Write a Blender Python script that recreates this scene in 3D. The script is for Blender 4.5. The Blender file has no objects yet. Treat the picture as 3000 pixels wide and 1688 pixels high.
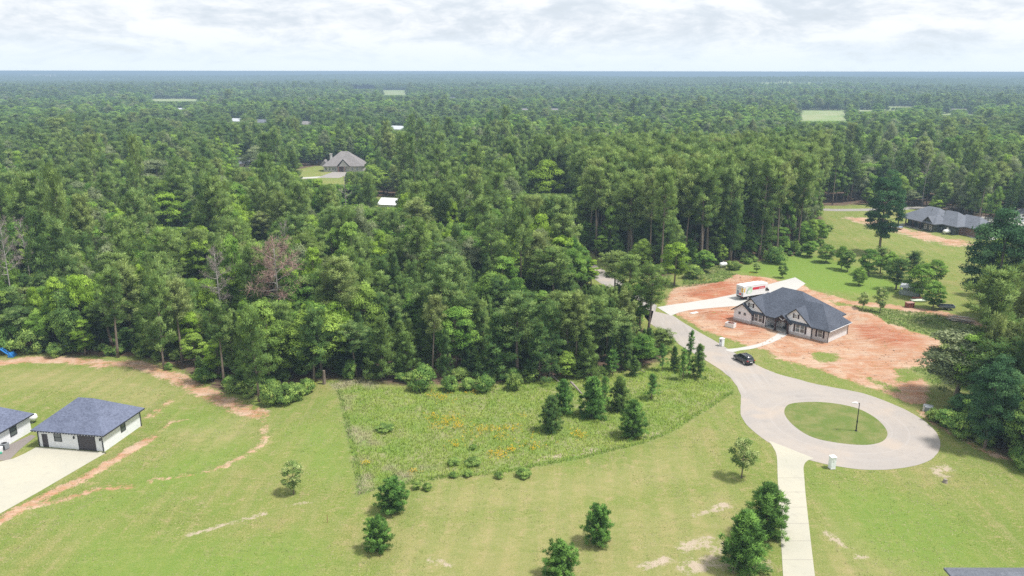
import bpy, bmesh, math, random
import numpy as np
from mathutils import Vector, Matrix
R = math.radians
rng = np.random.default_rng(7)
random.seed(7)
sc = bpy.context.scene
C = sc.collection

# ------------------------------------------------------------------ camera
CAM_H, FPX, YHOR = 54.0, 2300.0, 209.0
TH = math.atan((844 - YHOR) / FPX)
cd = bpy.data.cameras.new('camera')
cam = bpy.data.objects.new('camera', cd)
C.objects.link(cam)
cd.sensor_width = 36.0
cd.lens = 36.0 * FPX / 3000.0
cd.clip_start = 1.0
cd.clip_end = 60000.0
cam.location = (0, 0, CAM_H)
cam.rotation_mode = 'XYZ'
cam.matrix_world = (Matrix.Translation((0, 0, CAM_H)) @ Matrix.Rotation(math.pi / 2 - TH, 4, 'X')
                    @ Matrix.Rotation(R(0.07), 4, 'Z'))
sc.camera = cam

# ------------------------------------------------------------------ sky
SUN_EL, SUN_AZ = R(64), R(103)          # azimuth measured from +Y towards +X
world = bpy.data.worlds.new('World')
sc.world = world
world.use_nodes = True
nt = world.node_tree
nt.nodes.clear()


def N(nt, t, **kw):
    n = nt.nodes.new(t)
    for k, v in kw.items():
        if hasattr(n, k) and k not in ('inputs',):
            setattr(n, k, v)
    return n


def L(nt, a, b):
    nt.links.new(a, b)


def math_n(nt, op, a, b=None, c=None, clamp=False):
    n = nt.nodes.new('ShaderNodeMath')
    n.operation = op
    n.use_clamp = clamp
    for i, v in enumerate((a, b, c)):
        if v is None:
            continue
        if isinstance(v, (int, float)):
            n.inputs[i].default_value = v
        else:
            nt.links.new(v, n.inputs[i])
    return n.outputs[0]


def sstep(nt, v, lo, hi, a=0.0, b=1.0):
    n = nt.nodes.new('ShaderNodeMapRange')
    n.interpolation_type = 'SMOOTHSTEP'
    if isinstance(v, (int, float)):
        n.inputs[0].default_value = v
    else:
        nt.links.new(v, n.inputs[0])
    n.inputs[1].default_value = lo
    n.inputs[2].default_value = hi
    n.inputs[3].default_value = a
    n.inputs[4].default_value = b
    return n.outputs[0]


def mixc(nt, f, a, b, blend='MIX'):
    n = nt.nodes.new('ShaderNodeMix')
    n.data_type = 'RGBA'
    n.blend_type = blend
    n.clamp_factor = True
    for i, v in ((0, f), (6, a), (7, b)):
        if isinstance(v, (int, float)):
            n.inputs[i].default_value = v
        elif isinstance(v, (tuple, list)):
            n.inputs[i].default_value = (*v[:3], 1)
        else:
            nt.links.new(v, n.inputs[i])
    return n.outputs[2]


def noise(nt, vec, scale, detail=4, rough=0.55, dist=0.0):
    n = nt.nodes.new('ShaderNodeTexNoise')
    n.inputs['Scale'].default_value = scale
    n.inputs['Detail'].default_value = detail
    n.inputs['Roughness'].default_value = rough
    n.inputs['Distortion'].default_value = dist
    if vec is not None:
        nt.links.new(vec, n.inputs['Vector'])
    return n.outputs[0]


def vscale(nt, vec, s, loc=(0, 0, 0), rot=(0, 0, 0)):
    n = nt.nodes.new('ShaderNodeMapping')
    n.inputs['Scale'].default_value = s
    n.inputs['Location'].default_value = loc
    n.inputs['Rotation'].default_value = rot
    nt.links.new(vec, n.inputs['Vector'])
    return n.outputs[0]


tc = N(nt, 'ShaderNodeTexCoord')
sky = N(nt, 'ShaderNodeTexSky')
sky.sky_type = 'NISHITA'
sky.sun_disc = False
sky.sun_elevation = SUN_EL
sky.sun_rotation = SUN_AZ
sky.air_density = 1.0
sky.dust_density = 2.0
sky.ozone_density = 1.5
sep = N(nt, 'ShaderNodeSeparateXYZ')
L(nt, tc.outputs['Generated'], sep.inputs[0])
zc = math_n(nt, 'MAXIMUM', sep.outputs[2], 0.0)
den = math_n(nt, 'ADD', zc, 0.30)
comb = N(nt, 'ShaderNodeCombineXYZ')
L(nt, math_n(nt, 'DIVIDE', sep.outputs[0], den), comb.inputs[0])
L(nt, math_n(nt, 'DIVIDE', sep.outputs[1], den), comb.inputs[1])
comb.inputs[2].default_value = 3.7
n1 = noise(nt, comb.outputs[0], 3.0, 7, 0.60, 0.5)
n2 = noise(nt, comb.outputs[0], 10.0, 6, 0.62, 0.3)
cl = math_n(nt, 'ADD', math_n(nt, 'MULTIPLY', n1, 0.72), math_n(nt, 'MULTIPLY', n2, 0.28))
bright = sstep(nt, cl, 0.40, 0.58)
cover = math_n(nt, 'MAXIMUM', sstep(nt, cl, 0.30, 0.45, 0.86, 1.0), 0.86)
ccol = mixc(nt, bright, (6.4, 7.05, 7.75), (8.5, 8.8, 9.1))
hazec = (7.3, 8.2, 8.95)
hz = sstep(nt, zc, 0.0, 0.055, 0.95, 0.0)
ccol = mixc(nt, hz, ccol, hazec)
skyc = mixc(nt, cover, sky.outputs[0], ccol)
bg = N(nt, 'ShaderNodeBackground')
bg.inputs['Strength'].default_value = 0.0525
L(nt, skyc, bg.inputs['Color'])
wo = N(nt, 'ShaderNodeOutputWorld')
L(nt, bg.outputs[0], wo.inputs['Surface'])

# ------------------------------------------------------------------ sun, exposure
sd = bpy.data.lights.new('sun', 'SUN')
sd.energy = 2.3
sd.angle = R(7.0)
sd.color = (1.0, 0.965, 0.92)
sun = bpy.data.objects.new('sun', sd)
C.objects.link(sun)
sdir = Vector((math.sin(SUN_AZ) * math.cos(SUN_EL), math.cos(SUN_AZ) * math.cos(SUN_EL), math.sin(SUN_EL)))
sun.rotation_euler = sdir.to_track_quat('Z', 'Y').to_euler()
sun.location = sdir * 200
sc.view_settings.view_transform = 'Standard'
sc.view_settings.look = 'None'
sc.view_settings.gamma = 1.0
sc.view_settings.use_curve_mapping = False
sc.view_settings.exposure = 1.16
cy = sc.cycles
cy.max_bounces = 5
cy.diffuse_bounces = 2
cy.glossy_bounces = 2
cy.transmission_bounces = 2
cy.transparent_max_bounces = 6
cy.volume_bounces = 0
cy.use_denoising = False
cy.caustics_reflective = False
cy.caustics_refractive = False

# ------------------------------------------------------------------ measuring helpers (photo pixel -> ground point)
_s, _c = math.sin(TH), math.cos(TH)


def g(x, y, z=0.0):
    a = (x - 1500) / FPX
    b = (844 - y) / FPX
    t = (z - CAM_H) / (-_s + b * _c)
    return np.array([a * t, (_c + b * _s) * t, z])


def proj(x, y, z):
    z = z - CAM_H
    D = y * _c - z * _s
    U = y * _s + z * _c
    return 1500 + FPX * x / D, 844 - FPX * U / D, D


def hgt(x, yb, yt):
    p = g(x, yb)
    b = (844 - yt) / FPX
    return (b * p[1] * _c - p[1] * _s) / (_c + b * _s) + CAM_H


def gp(pts):
    return np.array([g(*p)[:2] for p in pts])


# ------------------------------------------------------------------ mesh helpers
def mesh_obj(name, V, F, mats, parent=None, smooth=False, fm=None, attrs=None, kind=None):
    me = bpy.data.meshes.new(name)
    V = np.asarray(V, dtype=np.float32)
    if isinstance(F, np.ndarray):
        n, k = F.shape
        me.vertices.add(len(V))
        me.vertices.foreach_set('co', V.ravel())
        me.loops.add(n * k)
        me.polygons.add(n)
        me.loops.foreach_set('vertex_index', F.ravel().astype(np.int32))
        me.polygons.foreach_set('loop_start', (np.arange(n) * k).astype(np.int32))
        me.update(calc_edges=True)
    else:
        me.from_pydata(V.tolist(), [], F)
    for m in (mats if isinstance(mats, (list, tuple)) else [mats]):
        me.materials.append(m)
    if fm is not None:
        me.polygons.foreach_set('material_index', np.asarray(fm, dtype=np.int32))
    if smooth:
        me.polygons.foreach_set('use_smooth', np.ones(len(me.polygons), dtype=bool))
    for k, v in (attrs or {}).items():
        v = np.asarray(v, dtype=np.float32)
        if v.ndim == 1:
            a = me.attributes.new(k, 'FLOAT', 'POINT')
            a.data.foreach_set('value', v)
        else:
            a = me.attributes.new(k, 'FLOAT_COLOR', 'POINT')
            a.data.foreach_set('color', v.ravel())
    o = bpy.data.objects.new(name, me)
    C.objects.link(o)
    if parent is not None:
        o.parent = parent
    if kind:
        o['kind'] = kind
    return o


def tag(o, label, cat, group=None):
    o['label'] = label
    o['category'] = cat
    if group:
        o['group'] = group
    return o


def thing(name, loc, rz, label, cat, group=None):
    o = bpy.data.objects.new(name, None)
    o.empty_display_size = 0.5
    C.objects.link(o)
    o.location = loc
    o.rotation_euler = (0, 0, rz)
    return tag(o, label, cat, group)


class MB:
    """collects shapes into one mesh"""

    def __init__(self):
        self.v = []
        self.f = []

    def add(self, vs, fs):
        o = len(self.v)
        self.v += [tuple(map(float, p)) for p in vs]
        self.f += [tuple(i + o for i in q) for q in fs]
        return self

    def box(self, x0, x1, y0, y1, z0, z1):
        return self.add([(x0, y0, z0), (x1, y0, z0), (x1, y1, z0), (x0, y1, z0), (x0, y0, z1), (x1, y0, z1), (x1, y1, z1), (x0, y1, z1)],
                        [(0, 3, 2, 1), (4, 5, 6, 7), (0, 1, 5, 4), (1, 2, 6, 5), (2, 3, 7, 6), (3, 0, 4, 7)])

    def prism(self, poly, d):
        """polygon (list of 3d points) swept by vector d"""
        n = len(poly)
        a = [tuple(p) for p in poly]
        b = [tuple(np.array(p) + np.array(d)) for p in poly]
        return self.add(a + b, [tuple(range(n))[::-1], tuple(range(n, 2 * n))] + [(i, (i + 1) % n, n + (i + 1) % n, n + i) for i in range(n)])

    def tube(self, pts, rad, n=8, cap=True):
        pts = [np.array(p, float) for p in pts]
        if not hasattr(rad, '__len__'):
            rad = [rad] * len(pts)
        vs, fs = [], []
        for i, p in enumerate(pts):
            t = pts[min(i + 1, len(pts) - 1)] - pts[max(i - 1, 0)]
            t = t / (np.linalg.norm(t) + 1e-9)
            a = np.cross(t, (0, 0, 1) if abs(t[2]) < .9 else (1, 0, 0))
            a /= np.linalg.norm(a)
            b = np.cross(t, a)
            for k in range(n):
                w = 2 * math.pi * k / n
                vs.append(p + rad[i] * (math.cos(w) * a + math.sin(w) * b))
        for i in range(len(pts) - 1):
            for k in range(n):
                fs.append((i * n + k, i * n + (k + 1) % n, (i + 1) * n + (k + 1) % n, (i + 1) * n + k))
        if cap:
            fs.append(tuple(range(n))[::-1])
            fs.append(tuple(range((len(pts) - 1) * n, len(pts) * n)))
        return self.add(vs, fs)

    def build(self, name, mat, parent=None, smooth=False, bevel=0):
        o = mesh_obj(name, self.v, self.f, mat, parent, smooth)
        if bevel:
            m = o.modifiers.new('bevel', 'BEVEL')
            m.width = bevel
            m.segments = 2
            m.limit_method = 'ANGLE'
        return o


def part(name, mat, parent, *args, bevel=0):
    return MB().box(*args).build(name, mat, parent, bevel=bevel)


# ------------------------------------------------------------------ materials
def new_mat(name):
    m = bpy.data.materials.new(name)
    m.use_nodes = True
    nt = m.node_tree
    nt.nodes.clear()
    out = nt.nodes.new('ShaderNodeOutputMaterial')
    return m, nt, out


def plain(name, col, rough=0.6, var=0.12, scale=6.0, metal=0.0, bump=0.0, spec=0.35, stretch=(1, 1, 1), col2=None):
    m, nt, out = new_mat(name)
    p = nt.nodes.new('ShaderNodeBsdfPrincipled')
    t = nt.nodes.new('ShaderNodeTexCoord')
    v = vscale(nt, t.outputs['Object'], stretch)
    n = noise(nt, v, scale, 5, 0.65)
    nn = sstep(nt, n, 0.3, 0.7)
    c2 = col2 or tuple(min(1, c * (1 + var)) for c in col)
    c1 = tuple(c * (1 - var) for c in col)
    L(nt, mixc(nt, nn, c1, c2), p.inputs['Base Color'])
    p.inputs['Roughness'].default_value = rough
    p.inputs['Metallic'].default_value = metal
    p.inputs['Specular IOR Level'].default_value = spec
    if bump:
        b = nt.nodes.new('ShaderNodeBump')
        b.inputs['Strength'].default_value = bump
        b.inputs['Distance'].default_value = 0.05
        L(nt, n, b.inputs['Height'])
        L(nt, b.outputs[0], p.inputs['Normal'])
    L(nt, p.outputs[0], out.inputs[0])
    return m


def leafmat(name, cols, trans=0.35, tintc=None, tinta=0.5):
    """cols: list of (pos, rgb) ramp over the per-tree random value"""
    m, nt, out = new_mat(name)
    oi = nt.nodes.new('ShaderNodeObjectInfo')
    at = nt.nodes.new('ShaderNodeAttribute')
    at.attribute_name = 'tint'
    cr = nt.nodes.new('ShaderNodeValToRGB')
    e = cr.color_ramp.elements
    while len(e) < len(cols):
        e.new(0.5)
    for el, (p, c) in zip(e, cols):
        el.position = p
        el.color = (*c, 1)
    L(nt, oi.outputs['Random'], cr.inputs[0])
    base = cr.outputs[0]
    if tintc:
        f = math_n(nt, 'MULTIPLY', sstep(nt, at.outputs['Fac'], 0.35, 1.0), tinta)
        base = mixc(nt, f, base, tintc)
    v = sstep(nt, at.outputs['Fac'], 0.0, 1.0, 0.68, 1.70)
    base = mixc(nt, 1.0, base, _gray(nt, v), 'MULTIPLY')
    d = nt.nodes.new('ShaderNodeBsdfDiffuse')
    t = nt.nodes.new('ShaderNodeBsdfTranslucent')
    L(nt, base, d.inputs[0])
    L(nt, mixc(nt, 0.5, base, (0.30, 0.36, 0.05), 'MIX') if trans > 0.35 else base, t.inputs[0])
    mx = nt.nodes.new('ShaderNodeMixShader')
    mx.inputs[0].default_value = trans
    L(nt, d.outputs[0], mx.inputs[1])
    L(nt, t.outputs[0], mx.inputs[2])
    L(nt, mx.outputs[0], out.inputs[0])
    return m


def _gray(nt, v):
    n = nt.nodes.new('ShaderNodeCombineXYZ')
    for i in range(3):
        L(nt, v, n.inputs[i])
    return n.outputs[0]


M = {}
M['pine'] = leafmat('pine_needles', [(0, (.088, .165, .050)), (.3, (.130, .220, .058)), (.55, (.105, .195, .068)), (.8, (.170, .250, .070)), (1, (.205, .245, .095))], .36, (.29, .36, .12), .6)
M['darkpine'] = leafmat('dark_pine_needles', [(0, (.046, .108, .042)), (.4, (.068, .145, .047)), (.75, (.100, .185, .053)), (1, (.145, .220, .062))], .36, (.22, .31, .09), .5)
M['broad'] = leafmat('broad_leaves', [(0, (.085, .190, .042)), (.3, (.130, .265, .050)), (.55, (.205, .340, .060)), (.72, (.105, .195, .062)), (.88, (.270, .395, .070)), (1, (.185, .280, .065))], .38, (.32, .42, .09), .5)
M['lime'] = leafmat('lime_leaves', [(0, (.205, .345, .042)), (.5, (.265, .400, .050)), (1, (.190, .325, .048))], .40, (.36, .46, .09), .5)
M['olive'] = leafmat('olive_leaves', [(0, (.155, .205, .098)), (.5, (.200, .240, .128)), (1, (.150, .205, .095))], .36, (.30, .31, .18), .6)
M['lawnleaf'] = leafmat('young_pine_needles', [(0, (.092, .205, .048)), (.5, (.118, .240, .054)), (1, (.100, .200, .048))], .34, (.24, .37, .08), .5)
M['sapl'] = leafmat('sapling_leaves', [(0, (0.184, 0.289, 0.079)), (1, (0.210, 0.315, 0.088))], .35, (0.450, 0.450, 0.210), .85)
M['oakleaf'] = leafmat('dark_oak_leaves', [(0, (.050, .120, .050)), (.5, (.066, .145, .054)), (1, (.058, .130, .058))], .34, (.14, .22, .08), .5)
M['twig'] = plain('dead_twigs', (.33, .27, .25), .9, .2)
M['pinktwig'] = plain('reddish_dead_twigs', (.36, .23, .20), .9, .2)
M['bark'] = plain('bark', (.20, .155, .125), .95, .3, 3.0, stretch=(1, 1, .25), bump=.4)
M['palebark'] = plain('weathered_bark', (.40, .37, .34), .95, .2, 3.0)
M['shrub'] = leafmat('shrub_leaves', [(0, (0.131, 0.263, 0.070)), (.5, (0.175, 0.306, 0.079)), (1, (0.210, 0.298, 0.088))], .36, (0.385, 0.450, 0.105), .6)


def leaf_attr(name, trans=.3):
    m, nt, out = new_mat(name)
    at = nt.nodes.new('ShaderNodeAttribute')
    at.attribute_name = 'lc'
    d = nt.nodes.new('ShaderNodeBsdfDiffuse')
    t = nt.nodes.new('ShaderNodeBsdfTranslucent')
    L(nt, at.outputs['Color'], d.inputs[0])
    L(nt, at.outputs['Color'], t.inputs[0])
    mx = nt.nodes.new('ShaderNodeMixShader')
    mx.inputs[0].default_value = trans
    L(nt, d.outputs[0], mx.inputs[1])
    L(nt, t.outputs[0], mx.inputs[2])
    L(nt, mx.outputs[0], out.inputs[0])
    return m


M['grass'] = leaf_attr('grass_blades')


def shingle(name, c1, c2):
    m, nt, out = new_mat(name)
    p = nt.nodes.new('ShaderNodeBsdfPrincipled')
    t = nt.nodes.new('ShaderNodeTexCoord')
    n = noise(nt, vscale(nt, t.outputs['Object'], (2.6, 2.6, 7.0)), 1.3, 3, 0.8)
    n3 = noise(nt, t.outputs['Object'], 0.35, 3, 0.6)
    br = nt.nodes.new('ShaderNodeTexVoronoi')
    br.inputs['Scale'].default_value = 3.2
    L(nt, vscale(nt, t.outputs['Object'], (1, 1, 2.2)), br.inputs['Vector'])
    sepc = nt.nodes.new('ShaderNodeSeparateColor')
    L(nt, br.outputs['Color'], sepc.inputs[0])
    f = math_n(nt, 'ADD', math_n(nt, 'MULTIPLY', sstep(nt, n, .3, .7), .5), math_n(nt, 'MULTIPLY', sepc.outputs[0], .5))
    col = mixc(nt, f, c1, c2)
    col = mixc(nt, sstep(nt, n3, .35, .65, 0, .25), col, tuple(x * 1.25 for x in c2))
    L(nt, col, p.inputs['Base Color'])
    p.inputs['Roughness'].default_value = .85
    p.inputs['Specular IOR Level'].default_value = .25
    b = nt.nodes.new('ShaderNodeBump')
    b.inputs['Strength'].default_value = .5
    b.inputs['Distance'].default_value = .04
    L(nt, f, b.inputs['Height'])
    L(nt, b.outputs[0], p.inputs['Normal'])
    L(nt, p.outputs[0], out.inputs[0])
    return m


M['shingle'] = shingle('blue_grey_shingles', (.075, .085, .130), (.165, .185, .26))
M['shingle_dark'] = shingle('charcoal_shingles', (.048, .055, .074), (.105, .118, .150))
M['shingle_grey'] = shingle('grey_shingles', (.10, .11, .13), (.18, .19, .22))
M['shingle_tan'] = shingle('taupe_shingles', (.17, .155, .15), (.27, .25, .245))


def brickmat(name, c1, c2, mortar, sc_=1.0):
    m, nt, out = new_mat(name)
    p = nt.nodes.new('ShaderNodeBsdfPrincipled')
    t = nt.nodes.new('ShaderNodeTexCoord')
    sp = nt.nodes.new('ShaderNodeSeparateXYZ')
    L(nt, t.outputs['Object'], sp.inputs[0])
    cb = nt.nodes.new('ShaderNodeCombineXYZ')
    L(nt, math_n(nt, 'ADD', sp.outputs[0], sp.outputs[1]), cb.inputs[0])
    L(nt, sp.outputs[2], cb.inputs[1])
    b = nt.nodes.new('ShaderNodeTexBrick')
    b.inputs['Scale'].default_value = sc_
    b.inputs['Brick Width'].default_value = .22
    b.inputs['Row Height'].default_value = .08
    b.inputs['Mortar Size'].default_value = .008
    b.inputs['Color1'].default_value = (*c1, 1)
    b.inputs['Color2'].default_value = (*c2, 1)
    b.inputs['Mortar'].default_value = (*mortar, 1)
    L(nt, cb.outputs[0], b.inputs['Vector'])
    n = noise(nt, vscale(nt, t.outputs['Object'], (1, 1, 2)), 1.2, 5, .7)
    col = mixc(nt, sstep(nt, n, .45, .72, 0, .45), b.outputs[0], tuple(x * .72 for x in c1))
    L(nt, col, p.inputs['Base Color'])
    p.inputs['Roughness'].default_value = .85
    p.inputs['Specular IOR Level'].default_value = .25
    L(nt, p.outputs[0], out.inputs[0])
    return m


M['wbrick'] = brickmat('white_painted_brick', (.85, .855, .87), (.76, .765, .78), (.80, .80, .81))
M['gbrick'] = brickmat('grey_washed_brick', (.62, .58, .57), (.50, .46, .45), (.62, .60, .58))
M['rbrick'] = brickmat('red_brown_brick', (.26, .13, .10), (.20, .10, .08), (.34, .30, .28))
M['stone'] = brickmat('pale_stone', (.55, .52, .48), (.40, .38, .36), (.52, .5, .48), .5)
M['siding'] = plain('white_siding', (.89, .905, .94), .6, .03, 2.0)
M['darkside'] = plain('dark_green_grey_siding', (.085, .095, .085), .7, .15, 2.0, stretch=(6, 6, .3))
M['brown'] = plain('dark_brown_stained_timber', (.055, .030, .028), .6, .25, 5.0, stretch=(4, 4, .6))
M['black'] = plain('black_trim', (.022, .022, .025), .5, .1)
M['fascia'] = plain('dark_fascia', (.035, .036, .042), .5, .1)
M['white'] = plain('white_paint', (.80, .80, .80), .5, .03)
M['offwhite'] = plain('off_white_paint', (.66, .65, .62), .6, .08)
M['door_dark'] = plain('charcoal_door', (.060, .052, .060), .5, .1)
M['grey'] = plain('grey_metal', (.33, .35, .37), .5, .1, metal=.3)
M['galv'] = plain('galvanised_roof', (.62, .64, .66), .45, .12, 2.0, metal=.2, stretch=(6, .5, 1))
M['whitemetal'] = plain('white_metal_roof', (.82, .83, .84), .45, .06, 2.0)
M['blue'] = plain('blue_machine_paint', (.03, .20, .55), .4, .2)
M['tarp'] = plain('blue_tarp', (.07, .19, .68), .5, .2, 3.0)
M['rustbox'] = plain('red_brown_wood', (.24, .085, .055), .8, .25)
M['wood'] = plain('grey_weathered_boards', (.40, .35, .29), .9, .3, 3.0, stretch=(.4, 3, 1))
M['tyre'] = plain('tyre_rubber', (.022, .022, .024), .85, .1)
M['rim'] = plain('alloy_rim', (.45, .45, .47), .35, .1, metal=.7)
M['red'] = plain('red_decal', (.62, .025, .05), .5, .05)
M['green'] = plain('pale_green_decal', (.50, .72, .50), .5, .1, 2.0)
M['yellow'] = plain('yellow_decal', (.75, .48, .05), .5, .1)
M['slate'] = plain('slate_decal', (.22, .26, .33), .5, .2)
M['taillight'] = plain('tail_light', (.45, .02, .02), .25, .05)
M['log'] = plain('fallen_log_bark', (.27, .23, .20), .95, .3, 4.0)
M['plastic'] = plain('grey_green_plastic', (.30, .34, .33), .6, .1)


def glassy(name, col=(.035, .042, .05), rough=.08):
    m, nt, out = new_mat(name)
    p = nt.nodes.new('ShaderNodeBsdfPrincipled')
    p.inputs['Base Color'].default_value = (*col, 1)
    p.inputs['Roughness'].default_value = rough
    p.inputs['Specular IOR Level'].default_value = .8
    L(nt, p.outputs[0], out.inputs[0])
    return m


M['glass'] = glassy('window_glass', (.10, .115, .12))
M['carglass'] = glassy('car_glass', (.02, .024, .03))
m, _nt, _o = new_mat('black_car_paint')
_p = _nt.nodes.new('ShaderNodeBsdfPrincipled')
_p.inputs['Base Color'].default_value = (.012, .013, .017, 1)
_p.inputs['Roughness'].default_value = .35
_p.inputs['Coat Weight'].default_value = .8
_p.inputs['Coat Roughness'].default_value = .06
L(_nt, _p.outputs[0], _o.inputs[0])
M['carpaint'] = m


def paving(name, c1, c2, dark, streak=.2, scale=.5, rings=False):
    m, nt, out = new_mat(name)
    p = nt.nodes.new('ShaderNodeBsdfPrincipled')
    t = nt.nodes.new('ShaderNodeTexCoord')
    o = t.outputs['Object']
    big = noise(nt, o, scale * .25, 4, .6)
    mid = noise(nt, o, scale * 1.6, 4, .65)
    fine = noise(nt, o, 9.0, 3, .8)
    col = mixc(nt, sstep(nt, big, .35, .65), c1, c2)
    col = mixc(nt, sstep(nt, mid, .5, .78, 0, streak), col, dark)
    col = mixc(nt, sstep(nt, fine, .3, .7, 0, .16), col, dark)
    if rings:        # tyre polish running round the turning circle and along the lane
        cc_ = g(2455, 1240)
        dv_ = nt.nodes.new('ShaderNodeVectorMath')
        dv_.operation = 'DISTANCE'
        L(nt, o, dv_.inputs[0])
        dv_.inputs[1].default_value = (cc_[0], cc_[1], .03)
        c1_ = nt.nodes.new('ShaderNodeCombineXYZ')
        L(nt, dv_.outputs['Value'], c1_.inputs[0])
        rn = noise(nt, c1_.outputs[0], 1.1, 5, .7)
        ln_ = noise(nt, vscale(nt, o, (1.3, .05, 1), rot=(0, 0, R(-38))), 1.0, 4, .6)
        inr = sstep(nt, dv_.outputs['Value'], 15.0, 19.0, 1.0, 0.0)
        w_ = mixc(nt, inr, _gray(nt, ln_), _gray(nt, rn))
        sw_ = nt.nodes.new('ShaderNodeSeparateXYZ')
        L(nt, w_, sw_.inputs[0])
        col = mixc(nt, sstep(nt, sw_.outputs[0], .48, .70, 0, .40), col, (.44, .41, .385))
        col = mixc(nt, sstep(nt, sw_.outputs[0], .44, .28, 0, .38), col, (.25, .23, .222))
        tan_ = noise(nt, o, .09, 3, .6)
        col = mixc(nt, sstep(nt, tan_, .52, .66, 0, .55), col, (.44, .36, .29))
    L(nt, col, p.inputs['Base Color'])
    p.inputs['Roughness'].default_value = .9
    p.inputs['Specular IOR Level'].default_value = .2
    L(nt, p.outputs[0], out.inputs[0])
    return m


M['asphalt'] = paving('bleached_chip_seal', (.392, .345, .303), (.352, .318, .290), (.26, .238, .225), .4, rings=True)
M['asphalt_edge'] = paving('pale_road_edge', (0.334, 0.304, 0.274), (0.304, 0.281, 0.258), (0.251, 0.228, 0.205), .3)
M['concrete'] = paving('cream_concrete', (.47, .44, .35), (.43, .41, .335), (.33, .31, .265), .45)
M['newconcrete'] = paving('new_white_concrete', (0.503, 0.483, 0.449), (0.476, 0.462, 0.435), (0.394, 0.367, 0.326), .25)
M['walkconc'] = paving('grey_brown_concrete', (0.245, 0.211, 0.190), (0.224, 0.197, 0.184), (0.177, 0.150, 0.136), .3)

# ------------------------------------------------------------------ terrain
_perm = rng.random((64, 64))


def vnoise(x, y, s):
    x = np.asarray(x) / s + 1000.0
    y = np.asarray(y) / s + 1000.0
    xi, yi = np.floor(x).astype(int), np.floor(y).astype(int)
    fx, fy = x - xi, y - yi
    fx, fy = fx * fx * (3 - 2 * fx), fy * fy * (3 - 2 * fy)
    a = _perm[xi % 64, yi % 64]
    b = _perm[(xi + 1) % 64, yi % 64]
    c = _perm[xi % 64, (yi + 1) % 64]
    d = _perm[(xi + 1) % 64, (yi + 1) % 64]
    return (a * (1 - fx) + b * fx) * (1 - fy) + (c * (1 - fx) + d * fx) * fy


def smooth(v, a, b):
    t = np.clip((v - a) / (b - a), 0, 1)
    return t * t * (3 - 2 * t)


def inside(poly, x, y):
    r = np.zeros(np.shape(x), bool)
    n = len(poly)
    for i in range(n):
        x0, y0 = poly[i]
        x1, y1 = poly[(i + 1) % n]
        cnd = ((y0 > y) != (y1 > y))
        with np.errstate(divide='ignore', invalid='ignore'):
            r ^= cnd & (x < (x1 - x0) * (y - y0) / (y1 - y0 + 1e-12) + x0)
    return r


def dist_line(pts, x, y, closed=False):
    d = np.full(np.shape(x), 1e9)
    n = len(pts)
    for i in range(n if closed else n - 1):
        a = np.asarray(pts[i])
        b = np.asarray(pts[(i + 1) % n])
        ab = b - a
        t = np.clip(((x - a[0]) * ab[0] + (y - a[1]) * ab[1]) / (ab @ ab + 1e-9), 0, 1)
        d = np.minimum(d, np.hypot(x - a[0] - t * ab[0], y - a[1] - t * ab[1]))
    return d


def sdf(poly, x, y):
    d = dist_line(poly, x, y, True)
    return np.where(inside(poly, x, y), -d, d)


# dirt mounds: (px, py, height, radius across, radius along)
MOUNDS = [(2062, 868, .9, 3.2, 2.4), (2100, 858, .8, 3.5, 2.2), (2022, 880, .7, 3, 2), (2128, 838, 1.0, 5, 3.0), (2070, 925, .8, 2.5, 2.0), (2098, 930, .7, 2.6, 2.2),
          (2490, 905, .9, 3.5, 2.2), (2530, 928, 1.0, 4.0, 2.2), (2560, 942, .9, 4.0, 2.0), (2600, 960, .6, 5.0, 2.0), (2160, 815, .8, 6, 3.0), (2620, 1000, .6, 5, 4),
          (2660, 1030, .5, 5, 3), (2215, 822, .7, 6, 2.5)]
_mg = [(g(a, b), h_, r1, r2) for a, b, h_, r1, r2 in MOUNDS]


H_DRIVE = gp([(1925, 900), (1960, 894), (2017, 886), (2092, 874), (2150, 862), (2200, 846), (2330, 812), (2360, 830), (2290, 880), (2200, 898), (2160, 896), (2092, 901), (2017, 909), (1990, 915), (1965, 925)])
H_ANG = R(-48.5)
H_ORG = g(2152.8, 934.2)
_hu = np.array([math.cos(H_ANG), math.sin(H_ANG)])
_hv = np.array([-_hu[1], _hu[0]])
H_FOOT = np.array([H_ORG[:2] + _hu * a + _hv * b for a, b in ((-.3, -.8), (22.4, -.8), (22.4, 9), (18.8, 14), (0, 14))])


def tz(x, y):
    x = np.atleast_1d(np.asarray(x, float))
    y = np.atleast_1d(np.asarray(y, float))
    r = np.hypot(x, y)
    far = smooth(r, 550, 2600)
    z = far * ((vnoise(x, y, 1300) - .5) * 13 + (vnoise(x + 77, y, 480) - .5) * 5)
    z = z - smooth(r, 500, 1500) * 3.0 + smooth(r, 2600, 6000) * (vnoise(x + 555, y * 1.7, 2100) - .5) * 26
    px = x / np.maximum(y, 1)
    ridge = np.exp(-((px - .33) / .17) ** 2 - ((y - 3300) / 700) ** 2) * 14
    ridge2 = np.exp(-((px + .02) / .25) ** 2 - ((y - 6200) / 1300) ** 2) * 12
    z = z + ridge + ridge2
    mk_ = np.zeros_like(z)
    k_ = (np.abs(x - 60) < 60) & (np.abs(y - 160) < 80)
    mk_[k_] = smooth(np.minimum(sdf(H_DRIVE, x[k_], y[k_]), sdf(H_FOOT, x[k_], y[k_])), .2, 2.2)
    for p, h_, r1, r2 in _mg:
        q = ((x - p[0]) / r1) ** 2 + ((y - p[1]) / r2) ** 2
        z = z + h_ * np.exp(-q * 1.2) * (.7 + .6 * vnoise(x, y, 1.3)) * (q < 6) * mk_
    return z


def K6(pts):       # points read on a photo crop with origin 2000,563
    return [(2000 + a / 2.574, 563 + b / 2.574) for a, b in pts]


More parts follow.
